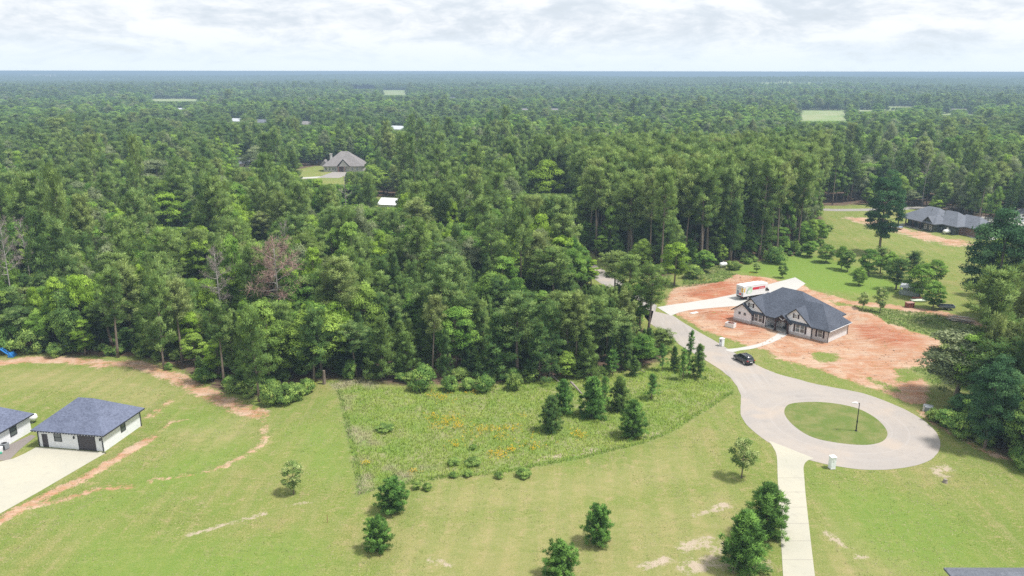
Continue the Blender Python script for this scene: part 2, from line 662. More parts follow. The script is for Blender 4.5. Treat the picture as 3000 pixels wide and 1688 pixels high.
def K7(pts):       # crop with origin 0,1126
    return [(a / 2.576, 1126 + b / 2.576) for a, b in pts]


def K3(pts):       # crop with origin 2550,560
    return [(2550 + a / 4.831, 560 + b / 4.831) for a, b in pts]


# ground areas, all measured on the photograph and laid out on the ground
DIRT_MAIN = gp(K6([(-60, 720), (100, 690), (250, 690), (400, 640), (560, 640), (700, 660), (900, 690), (1060, 790), (1180, 860), (1400, 900), (1550, 1000),
                   (1800, 1060), (1950, 1120), (1900, 1300), (1720, 1330), (1840, 1420), (1860, 1600), (1700, 1590), (1500, 1500), (1150, 1385), (1000, 1330), (850, 1300), (700, 1250), (560, 1185),
                   (420, 1130), (300, 1095), (150, 1040), (0, 955), (-120, 880), (-130, 800)]))
DIRT_TRACK = gp(K6([(1000, 760), (1250, 830), (1500, 850), (1700, 880), (1950, 910), (2150, 970), (2280, 1020)]))
GREEN_IN = [gp(K6([(480, 1150), (640, 1190), (760, 1260), (620, 1250)])), gp(K6([(1350, 1380), (1560, 1440), (1700, 1520), (1500, 1480)])), gp(K6([(1180, 800), (1330, 850), (1420, 905), (1250, 880)])), gp(K6([(1000, 1200), (1180, 1210), (1190, 1270), (1040, 1290), (960, 1250)])), gp(K6([(1600, 1330), (1800, 1300), (1850, 1400), (1620, 1440)])),
            gp(K6([(640, 1250), (900, 1290), (1000, 1340), (760, 1280)]))]
RED_SPOTS = [gp(K6([(150, 700), (420, 690), (560, 660), (620, 700), (400, 730), (380, 820), (60, 800), (0, 760)])), gp(K6([(1280, 1000), (1500, 1000), (1800, 1120), (1700, 1200), (1350, 1100)])),
             gp(K6([(50, 880), (400, 900), (640, 1040), (500, 1060), (200, 960)])), gp([(2620, 1165), (2680, 1180), (2700, 1200), (2655, 1195)])]
DIRT_DARK = gp(K3([(-200, 390), (0, 430), (250, 505), (600, 590), (1000, 690), (1180, 735)]))
DIRT_DARK2 = gp(K3([(940, 640), (1380, 690), (1380, 760), (980, 750)]))
TRK_A = gp([(-60, 1560), (0, 1527), (97, 1473), (233, 1410), (349, 1340), (450, 1283)])
TRK_B = gp([(97, 1483), (217, 1456), (295, 1433), (388, 1427)])
TRK_B2 = gp([(440, 1412), (466, 1398), (500, 1402), (582, 1390), (660, 1367), (738, 1324), (772, 1297), (778, 1240), (738, 1204)])
TRK_C = gp([(555, 1570), (660, 1537), (776, 1506)])
TRK_C2 = gp([(835, 1483), (912, 1471)])
TRK_D = gp([(439, 1222), (500, 1175)])
TRK_D2 = gp([(470, 1260), (505, 1238), (545, 1232)])
TRK_E = gp([(-80, 1075), (0, 1066), (78, 1056), (214, 1057), (311, 1070), (388, 1066), (447, 1082), (524, 1112), (582, 1140), (640, 1169), (699, 1196), (757, 1215)])
TRK_R = gp([(2695, 1205), (2740, 1240), (2800, 1270), (2860, 1310), (2930, 1335), (3000, 1350), (3100, 1370)])
TRK_M = gp([(1860, 1300), (1910, 1272), (1990, 1255)])
SANDY = [(gp([(1600, 1345), (1680, 1330), (1740, 1318)]), 1.3), (gp([(1870, 1278), (1900, 1273), (1940, 1268)]), 1.1), (gp([(2420, 1560), (2480, 1600)]), .9), (gp([(2510, 1628), (2540, 1630)]), .8),
         (gp([(2010, 1600), (2080, 1590), (2120, 1610)]), 1.8), (gp([(2020, 1660), (2090, 1640), (2140, 1660), (2230, 1650)]), 2.0), (gp([(2040, 1510), (2130, 1480)]), 1.0), (gp([(2760, 1390), (2740, 1375), (2775, 1370)]), 1.4),
         (gp([(1260, 1640), (1310, 1660)]), .8), (gp([(1880, 1660), (1960, 1640)]), 1.0)]
FOREST_EDGE = [(-900, 1005), (0, 1035), (130, 1040), (215, 1048), (345, 1050), (420, 1056), (530, 1092), (620, 1146), (760, 1172), (830, 1140), (960, 1118), (1060, 1108), (1110, 1128), (1200, 1135),
               (1525, 1122), (1600, 1112), (1740, 1106), (1840, 1090), (1940, 1060), (1985, 1015), (1935, 962), (1880, 915), (1820, 868), (1760, 826), (1700, 780), (1650, 735), (1580, 690), (1620, 680),
               (1700, 728), (1790, 780), (1850, 800), (1930, 822), (2000, 800), (2090, 782), (2200, 770), (2330, 750), (2400, 725), (2425, 690), (2428, 655), (2400, 615), (2380, 603), (2560, 600), (2720, 605), (2735, 640),
               (2870, 648), (2995, 648), (3400, 660), (3400, 720), (3040, 760), (2930, 800), (2870, 870), (2890, 930), (2975, 975), (2985, 1030), (2925, 1070), (2880, 1140), (2800, 1205), (2810, 1262),
               (2900, 1318), (3000, 1372), (3400, 1520)]
CLEAR1 = np.vstack([gp(FOREST_EDGE), [[400, 0], [400, -400], [-500, -400], [-500, 60]]])
CLEAR2 = gp([(790, 535), (830, 505), (930, 488), (1080, 486), (1120, 496), (1090, 515), (1010, 548), (940, 552), (860, 540)])
CLEAR3 = gp([(1085, 640), (1075, 600), (1110, 578), (1180, 580), (1190, 625), (1150, 650)])
CLEAR4 = gp([(870, 680), (860, 655), (940, 640), (1060, 640), (1050, 665), (950, 685)])
ROADWAY = gp([(1250, 545), (1420, 610), (1560, 670), (1640, 722), (1700, 765), (1762, 808), (1835, 860), (1905, 905), (1965, 955), (2050, 1008), (2104, 1040), (2150, 1070)])
MEADOW = gp([(960, 1120), (990, 1150), (1003, 1200), (1020, 1280), (1045, 1400), (1050, 1452), (1120, 1432), (1200, 1420), (1300, 1400), (1450, 1390), (1580, 1366), (1700, 1345), (1880, 1300), (1960, 1270), (2080, 1195),
             (2150, 1150), (2140, 1120), (2090, 1085), (2040, 1060), (1990, 1040), (1940, 1070), (1840, 1095), (1600, 1115), (1525, 1125), (1200, 1140), (1110, 1130), (1060, 1110)])
ROUGH_R = gp(K6([(1280, 880), (1500, 880), (1900, 910), (2200, 1000), (2500, 1060), (2500, 1500), (1950, 1500), (1850, 1420), (1720, 1330), (1900, 1300), (1950, 1120), (1800, 1060), (1550, 1000)]))
ROUGH_L = gp(K6([(0, 560), (300, 560), (420, 640), (250, 690), (0, 720)]))
LUSH = gp(K6([(350, 590), (700, 480), (900, 450), (1300, 560), (1700, 700), (1500, 780), (1050, 740), (700, 650), (560, 630)]))


def axis(a, b, fine, lo, hi, grow=1.12, mx=900):
    m = list(np.arange(a, b + .01, fine))
    s, p, l = fine, a, []
    while p > lo:
        s = min(s * grow, mx)
        p -= s
        l.append(p)
    s, p, r = fine, b, []
    while p < hi:
        s = min(s * grow, mx)
        p += s
        r.append(p)
    return np.array(l[::-1] + m + r)


X_ = axis(-95, 105, .9, -26000, 26000)
Y_ = axis(62, 215, .9, -3000, 30000, 1.045)
GX, GY = np.meshgrid(X_, Y_)
gx, gy = GX.ravel(), GY.ravel()
gz = tz(gx, gy)


def soft(d, w):          # 1 inside, falls to 0 over w metres round the edge
    return 1 - smooth(d, -w, w)


near = (np.hypot(gx, gy) < 900)
dirt = np.zeros_like(gx)
pale = np.zeros_like(gx)
red = np.zeros_like(gx)
sub = np.where((gy > 50) & (gy < 420) & (np.abs(gx) < 260))[0]
sx, sy = gx[sub], gy[sub]
dv = soft(sdf(DIRT_MAIN, sx, sy), 1.6)
for gpoly in GREEN_IN:
    dv = np.minimum(dv, 1 - .75 * soft(sdf(gpoly, sx, sy), 1.2))
lines = [(DIRT_TRACK, 2.6, .9), (TRK_A, 1.2, .78), (TRK_B, 1.1, .66), (TRK_B2, .9, .50), (TRK_D, .9, .6), (TRK_D2, .6, .55), (TRK_E, 2.2, .78), (TRK_R, 1.1, .70)]
for ln, w, a in lines:
    dv = np.maximum(dv, a * (1 - smooth(dist_line(ln, sx, sy), w * .3, w * 1.5)))
dv = np.maximum(dv, .8 * (1 - smooth(dist_line(DIRT_DARK, sx, sy), 3.0, 7.0)))
dv = np.maximum(dv, .9 * soft(sdf(DIRT_DARK2, sx, sy), 2.5))
pv = np.zeros_like(sx)
for ln, w in SANDY:
    pv = np.maximum(pv, .62 * (1 - smooth(dist_line(ln, sx, sy), w * .3, w * 1.3)))
for ln, w, a in ((TRK_C, .6, .55), (TRK_C2, .6, .48), (TRK_M, .5, .42), (DIRT_DARK, 6, .8)):
    pv = np.maximum(pv, a * (1 - smooth(dist_line(ln, sx, sy), w * .3, w * 1.5)))
rv = np.zeros_like(sx)
for q in RED_SPOTS:
    rv = np.maximum(rv, soft(sdf(q, sx, sy), 2.0))
dirt[sub], pale[sub], red[sub] = dv, pv, rv
d1 = sdf(CLEAR1, gx, gy)
d2 = np.minimum(sdf(CLEAR2, gx, gy), sdf(CLEAR3, gx, gy))
floor_ = np.clip(smooth(np.minimum(d1, np.minimum(d2, dist_line(ROADWAY, gx, gy) - 6)), -1.0, 2.5), 0, 1)
floor_ *= 1 - smooth(np.hypot(gx, gy), 500, 800) * .8
md = np.zeros_like(gx)
md[sub] = np.maximum(soft(sdf(MEADOW, sx, sy), .5), .8 * np.maximum(soft(sdf(ROUGH_R, sx, sy), 2), soft(sdf(ROUGH_L, sx, sy), 2)))
lu = np.zeros_like(gx)
lu[sub] = soft(sdf(LUSH, sx, sy), 4)
mask1 = np.stack([dirt, pale, floor_, md], 1)
GREENS = [gp([(250, 1560), (600, 1600), (900, 1560), (1000, 1688), (900, 1800), (100, 1800)]), gp([(2420, 1420), (2600, 1440), (2800, 1500), (2900, 1640), (3100, 1688), (2700, 1700), (2500, 1600)]), gp([(420, 1400), (560, 1330), (700, 1300), (720, 1340), (560, 1420), (430, 1470)]),
          gp([(150, 1500), (300, 1460), (400, 1440), (420, 1480), (200, 1540)]), gp([(500, 1200), (640, 1220), (650, 1260), (520, 1250)]), gp([(860, 1260), (980, 1240), (1000, 1400), (920, 1400)])]
TANS = [gp([(1150, 1560), (1500, 1500), (1900, 1480), (2130, 1430), (2200, 1700), (1700, 1800), (1150, 1760)]), gp([(1250, 1440), (1700, 1390), (2000, 1300), (2080, 1400), (1600, 1500), (1200, 1520)]), gp([(2420, 1500), (2560, 1600), (2700, 1688), (2420, 1800), (2400, 1600)]),
        gp([(0, 1090), (300, 1090), (540, 1140), (420, 1200), (150, 1130), (0, 1150)]), gp([(480, 1270), (700, 1210), (760, 1260), (620, 1330)])]
tn = np.zeros_like(gx)
for q in GREENS:
    lu[sub] = np.maximum(lu[sub], .62 * soft(sdf(q, sx, sy), 4))
for q in TANS:
    tn[sub] = np.maximum(tn[sub], soft(sdf(q, sx, sy), 5))
mask2 = np.stack([red, lu, smooth(np.hypot(gx, gy), 450, 700), tn], 1)

m, nt, out = new_mat('ground')
p = nt.nodes.new('ShaderNodeBsdfPrincipled')
ge = nt.nodes.new('ShaderNodeNewGeometry')
pos = ge.outputs['Position']
a1 = nt.nodes.new('ShaderNodeAttribute')
a1.attribute_name = 'mask1'
a2 = nt.nodes.new('ShaderNodeAttribute')
a2.attribute_name = 'mask2'
s1 = nt.nodes.new('ShaderNodeSeparateColor')
L(nt, a1.outputs['Color'], s1.inputs[0])
s2 = nt.nodes.new('ShaderNodeSeparateColor')
L(nt, a2.outputs['Color'], s2.inputs[0])
big = noise(nt, pos, .055, 4, .6)
mid = noise(nt, pos, .22, 5, .65, .6)
fin = noise(nt, pos, 1.1, 6, .75)
vf = noise(nt, vscale(nt, pos, (1, 1, 1)), 5.5, 4, .8)
mow = noise(nt, vscale(nt, pos, (.9, .06, 1), rot=(0, 0, R(24))), 1.0, 4, .6)
mow2 = noise(nt, vscale(nt, pos, (.06, .8, 1), rot=(0, 0, R(-14))), 1.0, 4, .6)
n6 = noise(nt, vscale(nt, pos, (.55, .8, 1), loc=(40, 9, 0)), 1.0, 6, .7, .5)
n7 = noise(nt, vscale(nt, pos, (1.6, 2.6, 1), loc=(7, 3, 0)), 1.0, 5, .75, .3)
lawn = mixc(nt, sstep(nt, mid, .36, .66), (0.176, 0.241, 0.045), (0.241, 0.260, 0.075))
lawn = mixc(nt, sstep(nt, big, .50, .64, 0, .8), lawn, (0.152, 0.218, 0.038))
lawn = mixc(nt, sstep(nt, big, .47, .34, 0, .7), lawn, (0.322, 0.270, 0.113))
lawn = mixc(nt, sstep(nt, mow, .48, .70, 0, .50), lawn, (0.340, 0.290, 0.136))
lawn = mixc(nt, sstep(nt, mow2, .50, .70, 0, .45), lawn, (0.152, 0.193, 0.043))
lawn = mixc(nt, sstep(nt, n6, .53, .67, 0, .80), lawn, (0.365, 0.295, 0.151))
lawn = mixc(nt, sstep(nt, n6, .46, .32, 0, .60), lawn, (0.146, 0.202, 0.036))
lawn = mixc(nt, sstep(nt, n7, .55, .67, 0, .85), lawn, (0.437, 0.348, 0.197))
lawn = mixc(nt, sstep(nt, vf, .38, .52, .80, 0), lawn, (0.112, 0.146, 0.030))
lawn = mixc(nt, sstep(nt, vf, .52, .62, 0, .75), lawn, (0.336, 0.302, 0.121))
wv = nt.nodes.new('ShaderNodeTexWave')
wv.inputs['Scale'].default_value = .085
wv.inputs['Distortion'].default_value = 7.0
wv.inputs['Detail'].default_value = 2
wv.inputs['Detail Scale'].default_value = .25
L(nt, vscale(nt, pos, (1, .45, 1), rot=(0, 0, R(17))), wv.inputs['Vector'])
lawn = mixc(nt, math_n(nt, 'MULTIPLY', sstep(nt, a2.outputs['Alpha'], .0, 1.0, 0, .55), sstep(nt, n6, .3, .6, .5, 1.0)), lawn, (0.354, 0.305, 0.141))
lawn = mixc(nt, sstep(nt, wv.outputs['Fac'], .25, .75, 0, .20), lawn, (0.144, 0.218, 0.045))
lushc = mixc(nt, sstep(nt, fin, .35, .7), (0.140, 0.250, 0.036), (0.206, 0.279, 0.056))
lawn = mixc(nt, math_n(nt, 'MULTIPLY', s2.outputs[1], .85), lawn, lushc)
meadow = mixc(nt, sstep(nt, mid, .36, .62), (0.180, 0.257, 0.066), (0.274, 0.274, 0.126))
meadow = mixc(nt, sstep(nt, fin, .55, .75, 0, .6), meadow, (0.361, 0.317, 0.197))
meadow = mixc(nt, sstep(nt, vf, .3, .5, .6, 0), meadow, (0.088, 0.143, 0.032))
lawn = mixc(nt, a1.outputs['Alpha'], lawn, meadow)
field = mixc(nt, sstep(nt, noise(nt, pos, .02, 3), .4, .6), (0.237, 0.310, 0.119), (0.310, 0.337, 0.173))
lawn = mixc(nt, s2.outputs[2], lawn, field)
st = noise(nt, vscale(nt, pos, (.25, 1.4, 1), rot=(0, 0, R(38))), .8, 5, .65, .8)
dirtc = mixc(nt, sstep(nt, mid, .40, .66), (.470, .232, .130), (.545, .375, .255))
dirtc = mixc(nt, sstep(nt, st, .42, .68, 0, .65), dirtc, (0.529, 0.401, 0.310))
dirtc = mixc(nt, math_n(nt, 'MULTIPLY', s2.outputs[0], sstep(nt, st, .66, .36, .25, .95)), dirtc, (.400, .135, .070))
dirtc = mixc(nt, sstep(nt, vf, .32, .48, .35, 0), dirtc, (0.328, 0.173, 0.109))
palec = mixc(nt, sstep(nt, fin, .4, .65), (0.511, 0.420, 0.324), (0.429, 0.347, 0.255))
flo = mixc(nt, sstep(nt, fin, .35, .65), (0.119, 0.078, 0.055), (0.182, 0.119, 0.087))
flo = mixc(nt, sstep(nt, mid, .5, .65, 0, .6), flo, (0.082, 0.100, 0.032))
edge = math_n(nt, 'ADD', math_n(nt, 'MULTIPLY', math_n(nt, 'SUBTRACT', fin, .5), 1.9), math_n(nt, 'MULTIPLY', math_n(nt, 'SUBTRACT', mid, .5), 1.5))
edge = math_n(nt, 'ADD', edge, math_n(nt, 'MULTIPLY', math_n(nt, 'SUBTRACT', vf, .5), 1.0))


def masked(v):
    return sstep(nt, math_n(nt, 'ADD', v, math_n(nt, 'MULTIPLY', edge, sstep(nt, v, .02, .35))), .36, .78)


col = mixc(nt, masked(s1.outputs[1]), lawn, palec)
col = mixc(nt, masked(s1.outputs[0]), col, dirtc)
col = mixc(nt, masked(s1.outputs[2]), col, flo)
L(nt, col, p.inputs['Base Color'])
p.inputs['Roughness'].default_value = .95
p.inputs['Specular IOR Level'].default_value = .1
b = nt.nodes.new('ShaderNodeBump')
b.inputs['Strength'].default_value = .6
b.inputs['Distance'].default_value = .25
L(nt, math_n(nt, 'ADD', math_n(nt, 'ADD', vf, fin), math_n(nt, 'MULTIPLY', math_n(nt, 'MULTIPLY', st, s1.outputs[0]), 6.0)), b.inputs['Height'])
L(nt, b.outputs[0], p.inputs['Normal'])
L(nt, p.outputs[0], out.inputs[0])
M['ground'] = m
nxv, nyv = len(X_), len(Y_)
ii, jj = np.meshgrid(np.arange(nxv - 1), np.arange(nyv - 1))
q0 = (jj * nxv + ii).ravel()
FQ = np.stack([q0, q0 + 1, q0 + nxv + 1, q0 + nxv], 1)
mesh_obj('ground', np.stack([gx, gy, gz], 1), FQ, M['ground'], None, True, attrs={'mask1': mask1, 'mask2': mask2}, kind='structure')


# ------------------------------------------------------------------ roads, drives, paths
def sheet(name, poly, z, mat, thick=.03):
    poly = [tuple(p) for p in poly]
    bm = bmesh.new()
    vs = [bm.verts.new((x, y, z)) for x, y in poly]
    f = bm.faces.new(vs)
    if f.normal.z < 0:
        f.normal_flip()
    bmesh.ops.triangulate(bm, faces=[f])
    r = bmesh.ops.extrude_face_region(bm, geom=bm.faces[:])
    for v in r['geom']:
        if isinstance(v, bmesh.types.BMVert):
            v.co.z -= thick + .1
    bmesh.ops.recalc_face_normals(bm, faces=bm.faces[:])
    me = bpy.data.meshes.new(name)
    bm.to_mesh(me)
    bm.free()
    me.materials.append(mat)
    o = bpy.data.objects.new(name, me)
    C.objects.link(o)
    o['kind'] = 'structure'
    return o


def spline(pts, n=8, closed=False):
    pts = [np.asarray(p, float) for p in pts]
    out_ = []
    N_ = len(pts)
    rngs = N_ if closed else N_ - 1
    for i in range(rngs):
        p0 = pts[(i - 1) % N_] if closed or i > 0 else 2 * pts[0] - pts[1]
        p1, p2 = pts[i], pts[(i + 1) % N_]
        p3 = pts[(i + 2) % N_] if closed or i + 2 < N_ else 2 * pts[-1] - pts[-2]
        for k in range(n):
            t = k / n
            out_.append(.5 * ((2 * p1) + (-p0 + p2) * t + (2 * p0 - 5 * p1 + 4 * p2 - p3) * t * t + (-p0 + 3 * p1 - 3 * p2 + p3) * t ** 3))
    if not closed:
        out_.append(pts[-1])
    return np.array(out_)


def ribbon(line, w):
    t = np.gradient(line, axis=0)
    t /= np.linalg.norm(t, axis=1)[:, None]
    n_ = np.stack([-t[:, 1], t[:, 0]], 1)
    return line + n_ * w / 2, line - n_ * w / 2


cds_c = g(2466, 1245)[:2]
# outline of the road and turning circle, from the photograph
left_e = gp([(1912, 949), (1967, 987), (2002, 1013), (2069, 1053), (2120, 1085), (2152, 1113), (2172, 1143), (2179, 1170), (2176, 1204), (2194, 1242), (2252, 1290), (2310, 1320), (2373, 1343), (2446, 1361), (2510, 1370), (2574, 1372), (2660, 1363),
             (2718, 1343), (2745, 1308), (2738, 1270), (2699, 1231), (2621, 1188), (2524, 1153), (2400, 1129), (2334, 1112), (2266, 1093), (2206, 1066), (2144, 1032), (2104, 1007), (2008, 952), (1970, 926)])
far_line = spline(ROADWAY[:-4], 6)
ra, rb = ribbon(far_line, 5.6)
outline = np.vstack([ra[:-1], spline(left_e, 5), rb[:-1][::-1]])
def wobble(poly, amp, s):
    poly = np.asarray(poly)
    nx_ = (vnoise(poly[:, 0], poly[:, 1], s) - .5) * 2 * amp
    ny_ = (vnoise(poly[:, 0] + 31, poly[:, 1] + 17, s) - .5) * 2 * amp
    return poly + np.stack([nx_, ny_], 1)


road_edge = sheet('road_edge', wobble(outline, .26, 1.3), .020, M['asphalt_edge'])
# inner, worn surface a little inside the gravelly edge
def shrink(poly, d):
    poly = np.asarray(poly)
    a_ = np.roll(poly, 1, 0)
    b_ = np.roll(poly, -1, 0)
    t = b_ - a_
    t /= (np.linalg.norm(t, axis=1)[:, None] + 1e-9)
    n_ = np.stack([-t[:, 1], t[:, 0]], 1)
    area = np.sum(poly[:, 0] * b_[:, 1] - b_[:, 0] * poly[:, 1])
    return poly + n_ * d * (1 if area > 0 else -1)


sheet('road', wobble(shrink(outline, .38), .10, 2.0), .026, M['asphalt'])
isl_pts = gp([(2300, 1215), (2304, 1190), (2330, 1180), (2390, 1177), (2450, 1182), (2510, 1195), (2560, 1220), (2592, 1250), (2600, 1275), (2580, 1295), (2530, 1303), (2450, 1296), (2380, 1280), (2330, 1250)])
isl = spline(isl_pts, 6, True)
m, nt, out = new_mat('island_grass')
p = nt.nodes.new('ShaderNodeBsdfPrincipled')
ge = nt.nodes.new('ShaderNodeNewGeometry')
n1 = noise(nt, ge.outputs['Position'], .35, 5, .65)
n2 = noise(nt, ge.outputs['Position'], 5.5, 4, .8)
c_ = mixc(nt, sstep(nt, n1, .38, .65), (.135, .185, .045), (.21, .215, .08))
c_ = mixc(nt, sstep(nt, n2, .3, .5, .5, 0), c_, (.11, .155, .04))
L(nt, c_, p.inputs['Base Color'])
p.inputs['Roughness'].default_value = .95
p.inputs['Specular IOR Level'].default_value = .1
b = nt.nodes.new('ShaderNodeBump')
b.inputs['Distance'].default_value = .2
b.inputs['Strength'].default_value = .6
L(nt, n2, b.inputs['Height'])
L(nt, b.outputs[0], p.inputs['Normal'])
L(nt, p.outputs[0], out.inputs[0])
M['island'] = m
# island: slightly domed grass
V_, F_ = [], []
cen = isl.mean(0)
ks = np.linspace(0, 1, 9)
for i, k in enumerate(ks[1:]):
    for pt in isl:
        q = cen + (pt - cen) * k
        V_.append((q[0], q[1], .034 + .16 * (1 - k ** 2)))
V_.append((cen[0], cen[1], .20))
ni = len(isl)
for i in range(len(ks) - 2):
    for k in range(ni):
        F_.append((i * ni + k, i * ni + (k + 1) % ni, (i + 1) * ni + (k + 1) % ni, (i + 1) * ni + k))
for k in range(ni):
    F_.append((len(V_) - 1, (k + 1) % ni, k))
F_ = [f[::-1] for f in F_]
mesh_obj('island_lawn', V_, F_, M['island'], None, True, kind='structure')
# driveway down to the camera
dl = gp([(2252, 1290), (2264, 1308), (2276, 1335), (2279, 1400), (2282, 1460), (2290, 1600), (2296, 1700)])
dr = gp([(2390, 1700), (2378, 1600), (2362, 1460), (2357, 1400), (2355, 1367), (2365, 1350), (2385, 1342)])
ext_l = dl[-1] + (dl[-1] - dl[-2]) * 6
ext_r = dr[0] + (dr[0] - dr[1]) * 6
sheet('driveway', np.vstack([spline(dl, 4), [ext_l, ext_r], spline(dr, 4)]), .036, M['concrete'])
# saw-cut joints across the driveway
j_ = MB()
for t in np.linspace(0.0, 1.0, 7)[0:]:
    a_ = dl[3] + (dl[-1] - dl[3]) * t
    b_ = dr[3] + (dr[0] - dr[3]) * t
    e_ = (b_ - a_) / np.linalg.norm(b_ - a_)
    n_ = np.array([-e_[1], e_[0]]) * .02
    j_.add([(*(a_ - n_), .0405), (*(b_ - n_), .0405), (*(b_ + n_), .0405), (*(a_ + n_), .0405)], [(0, 1, 2, 3)])
jo = j_.build('driveway_joints', M['walkconc'])
jo['kind'] = 'structure'
# front walk and drive of the new house
sheet('house_walk', spline(gp([(2126, 1024), (2170, 1018), (2228, 1005), (2268, 985), (2284, 974), (2306, 979), (2290, 990), (2262, 1003), (2210, 1020), (2170, 1026), (2145, 1031)]), 5, True), .038, M['newconcrete'])
sheet('house_drive', H_DRIVE, .039, M['newconcrete'])
# yard of the left garage
apron = gp([(108, 1312), (312, 1328), (270, 1352), (120, 1440), (-40, 1530), (-300, 1680), (-300, 1380), (0, 1355), (40, 1346), (75, 1330)])
sheet('garage_apron', apron, .036, M['concrete'])
sheet('side_path', gp([(92, 1276), (106, 1280), (60, 1318), (28, 1350), (-60, 1358), (-60, 1330), (0, 1318), (30, 1304)]), .028, M['walkconc'])
# drives near the dark house, and the lane behind it
sheet('dark_house_drive', gp(K3([(1265, 585), (1480, 545), (1480, 420), (1400, 360), (1600, 355), (2300, 380), (2300, 470), (2000, 500), (1900, 560), (2300, 620), (2300, 680), (1650, 690), (1450, 660)])), .03, M['newconcrete'])
la, lb = ribbon(spline(gp([(2200, 590), (2400, 612), (2500, 614), (2600, 612), (2720, 606), (2850, 606), (3100, 612)]), 5), 5.5)
sheet('lane', np.vstack([la, lb[::-1]]), .024, M['asphalt_edge'])
la, lb = ribbon(spline(gp([(700, 535), (790, 525), (900, 522), (1000, 515), (1100, 508), (1200, 506), (1320, 500)]), 5), 6)
sheet('far_lane', np.vstack([la, lb[::-1]]), .024, M['newconcrete'])
la, lb = ribbon(spline(gp([(960, 522), (985, 513), (1005, 505)]), 5), 12)
sheet('far_house_drive', np.vstack([la, lb[::-1]]), .03, M['asphalt_edge'])


# ================================================================== buildings
def hip(mb, x0, x1, y0, y1, z, rise, rl, axis_='x', t=.22):
    """closed hip-roof solid; rl = ridge length"""
    if axis_ == 'x':
        cx, cy_ = (x0 + x1) / 2, (y0 + y1) / 2
        r = [(cx - rl / 2, cy_, z + rise), (cx + rl / 2, cy_, z + rise)]
    else:
        cx, cy_ = (x0 + x1) / 2, (y0 + y1) / 2
        r = [(cx, cy_ - rl / 2, z + rise), (cx, cy_ + rl / 2, z + rise)]
    hip2(mb, x0, x1, y0, y1, z, r, axis_, t)


def hip2(mb, x0, x1, y0, y1, z, r, axis_='x', t=.22):
    v = [(x0, y0, z), (x1, y0, z), (x1, y1, z), (x0, y1, z), (x0, y0, z - t), (x1, y0, z - t), (x1, y1, z - t), (x0, y1, z - t)] + r
    if axis_ == 'x':
        f = [(0, 1, 9, 8), (1, 2, 9), (2, 3, 8, 9), (3, 0, 8)]
    else:
        f = [(0, 1, 8), (1, 2, 9, 8), (2, 3, 9), (3, 0, 8, 9)]
    f += [(4, 7, 6, 5), (0, 4, 5, 1), (1, 5, 6, 2), (2, 6, 7, 3), (3, 7, 4, 0)]
    mb.add(v, f)


def gable_slabs(mb, xl, xr, xp, zl, zr, zp, y0, y1, t=.18):
    """two roof slabs of a gable that faces -y"""
    mb.prism([(xl, y0, zl), (xp, y0, zp), (xp, y0, zp - t * 1.2), (xl, y0, zl - t)], (0, y1 - y0, 0))
    mb.prism([(xp, y0 + .001, zp + .002), (xr, y0 + .001, zr), (xr, y0 + .001, zr - t), (xp, y0 + .001, zp - t * 1.2)], (0, y1 - y0, 0))


def gutter(parent, x0, x1, y0, y1, z, mat, name='gutter'):
    return MB().box(x0, x1, y0, y1, z - .12, z).build(name, mat, parent)


def window(parent, x, z0, w, h, y, frame, cols=2, rows=2, face='-y', sub_w=1, glass='glass', depth=.06):
    """a framed window on a wall facing -y (or +x); built as frame > pane, muntin"""
    T = (lambda a, d, zz: (a, y - d, zz)) if face == '-y' else (lambda a, d, zz: (y + d, a, zz))
    fb = MB()

    def bx(mb, a0, a1, d0, d1, za, zb):
        p = [T(a0, d0, za), T(a1, d1, zb)]
        mb.box(min(p[0][0], p[1][0]), max(p[0][0], p[1][0]), min(p[0][1], p[1][1]), max(p[0][1], p[1][1]), za, zb)

    fr = .09
    bx(fb, x - w / 2, x + w / 2, -.03, depth, z0 - fr, z0)
    bx(fb, x - w / 2, x + w / 2, -.03, depth, z0 + h, z0 + h + fr)
    bx(fb, x - w / 2 - fr, x - w / 2, -.03, depth + .002, z0 - fr, z0 + h + fr)
    bx(fb, x + w / 2, x + w / 2 + fr, -.03, depth + .002, z0 - fr, z0 + h + fr)
    win = fb.build('window', frame, parent)
    pw = w / cols
    ph = h / rows
    for i in range(cols):
        for j in range(rows):
            mb = MB()
            bx(mb, x - w / 2 + i * pw + .03, x - w / 2 + (i + 1) * pw - .03, -.02, .02, z0 + j * ph + .03, z0 + (j + 1) * ph - .03)
            mb.build('pane', M[glass], win)
    for i in range(1, cols):
        mb = MB()
        ww = .05 if sub_w == 1 else .09
        bx(mb, x - w / 2 + i * pw - ww, x - w / 2 + i * pw + ww, -.02, .045, z0, z0 + h)
        mb.build('mullion', frame, win)
    for j in range(1, rows):
        mb = MB()
        bx(mb, x - w / 2, x + w / 2, -.02, .042, z0 + j * ph - .035, z0 + j * ph + .035)
        mb.build('rail', frame, win)
    return win


def shutter(parent, x, z0, w, h, y):
    s = MB().box(x - w / 2, x + w / 2, y - .07, y - .005, z0, z0 + h).build('shutter', M['brown'], parent)
    n = max(3, int(h / .2))
    for k in range(n):
        za = z0 + .05 + k * (h - .1) / n
        MB().box(x - w / 2 + .05, x + w / 2 - .05, y - .085, y - .069, za, za + (h - .1) / n * .6).build('slat', M['brown'], s)
    return s


# ---- the new white house
H = thing('farmhouse', (H_ORG[0], H_ORG[1], 0), H_ANG, 'new white farmhouse with dark hip roof and timber shutters on red dirt lot', 'house')
EZ = 2.62
# walls
MB().box(0, 7.7, 0, 6, 0, EZ + .15).build('wall', M['wbrick'], H)
MB().prism([(.05, 0.02, EZ + .1), (7.65, 0.02, EZ + .1), (3.85, 0.02, 5.55)], (0, .3, 0)).build('gable_wall', M['siding'], H)
MB().box(.02, 7.68, -.03, .05, .55, EZ + .12).build('gable_siding', M['siding'], H)
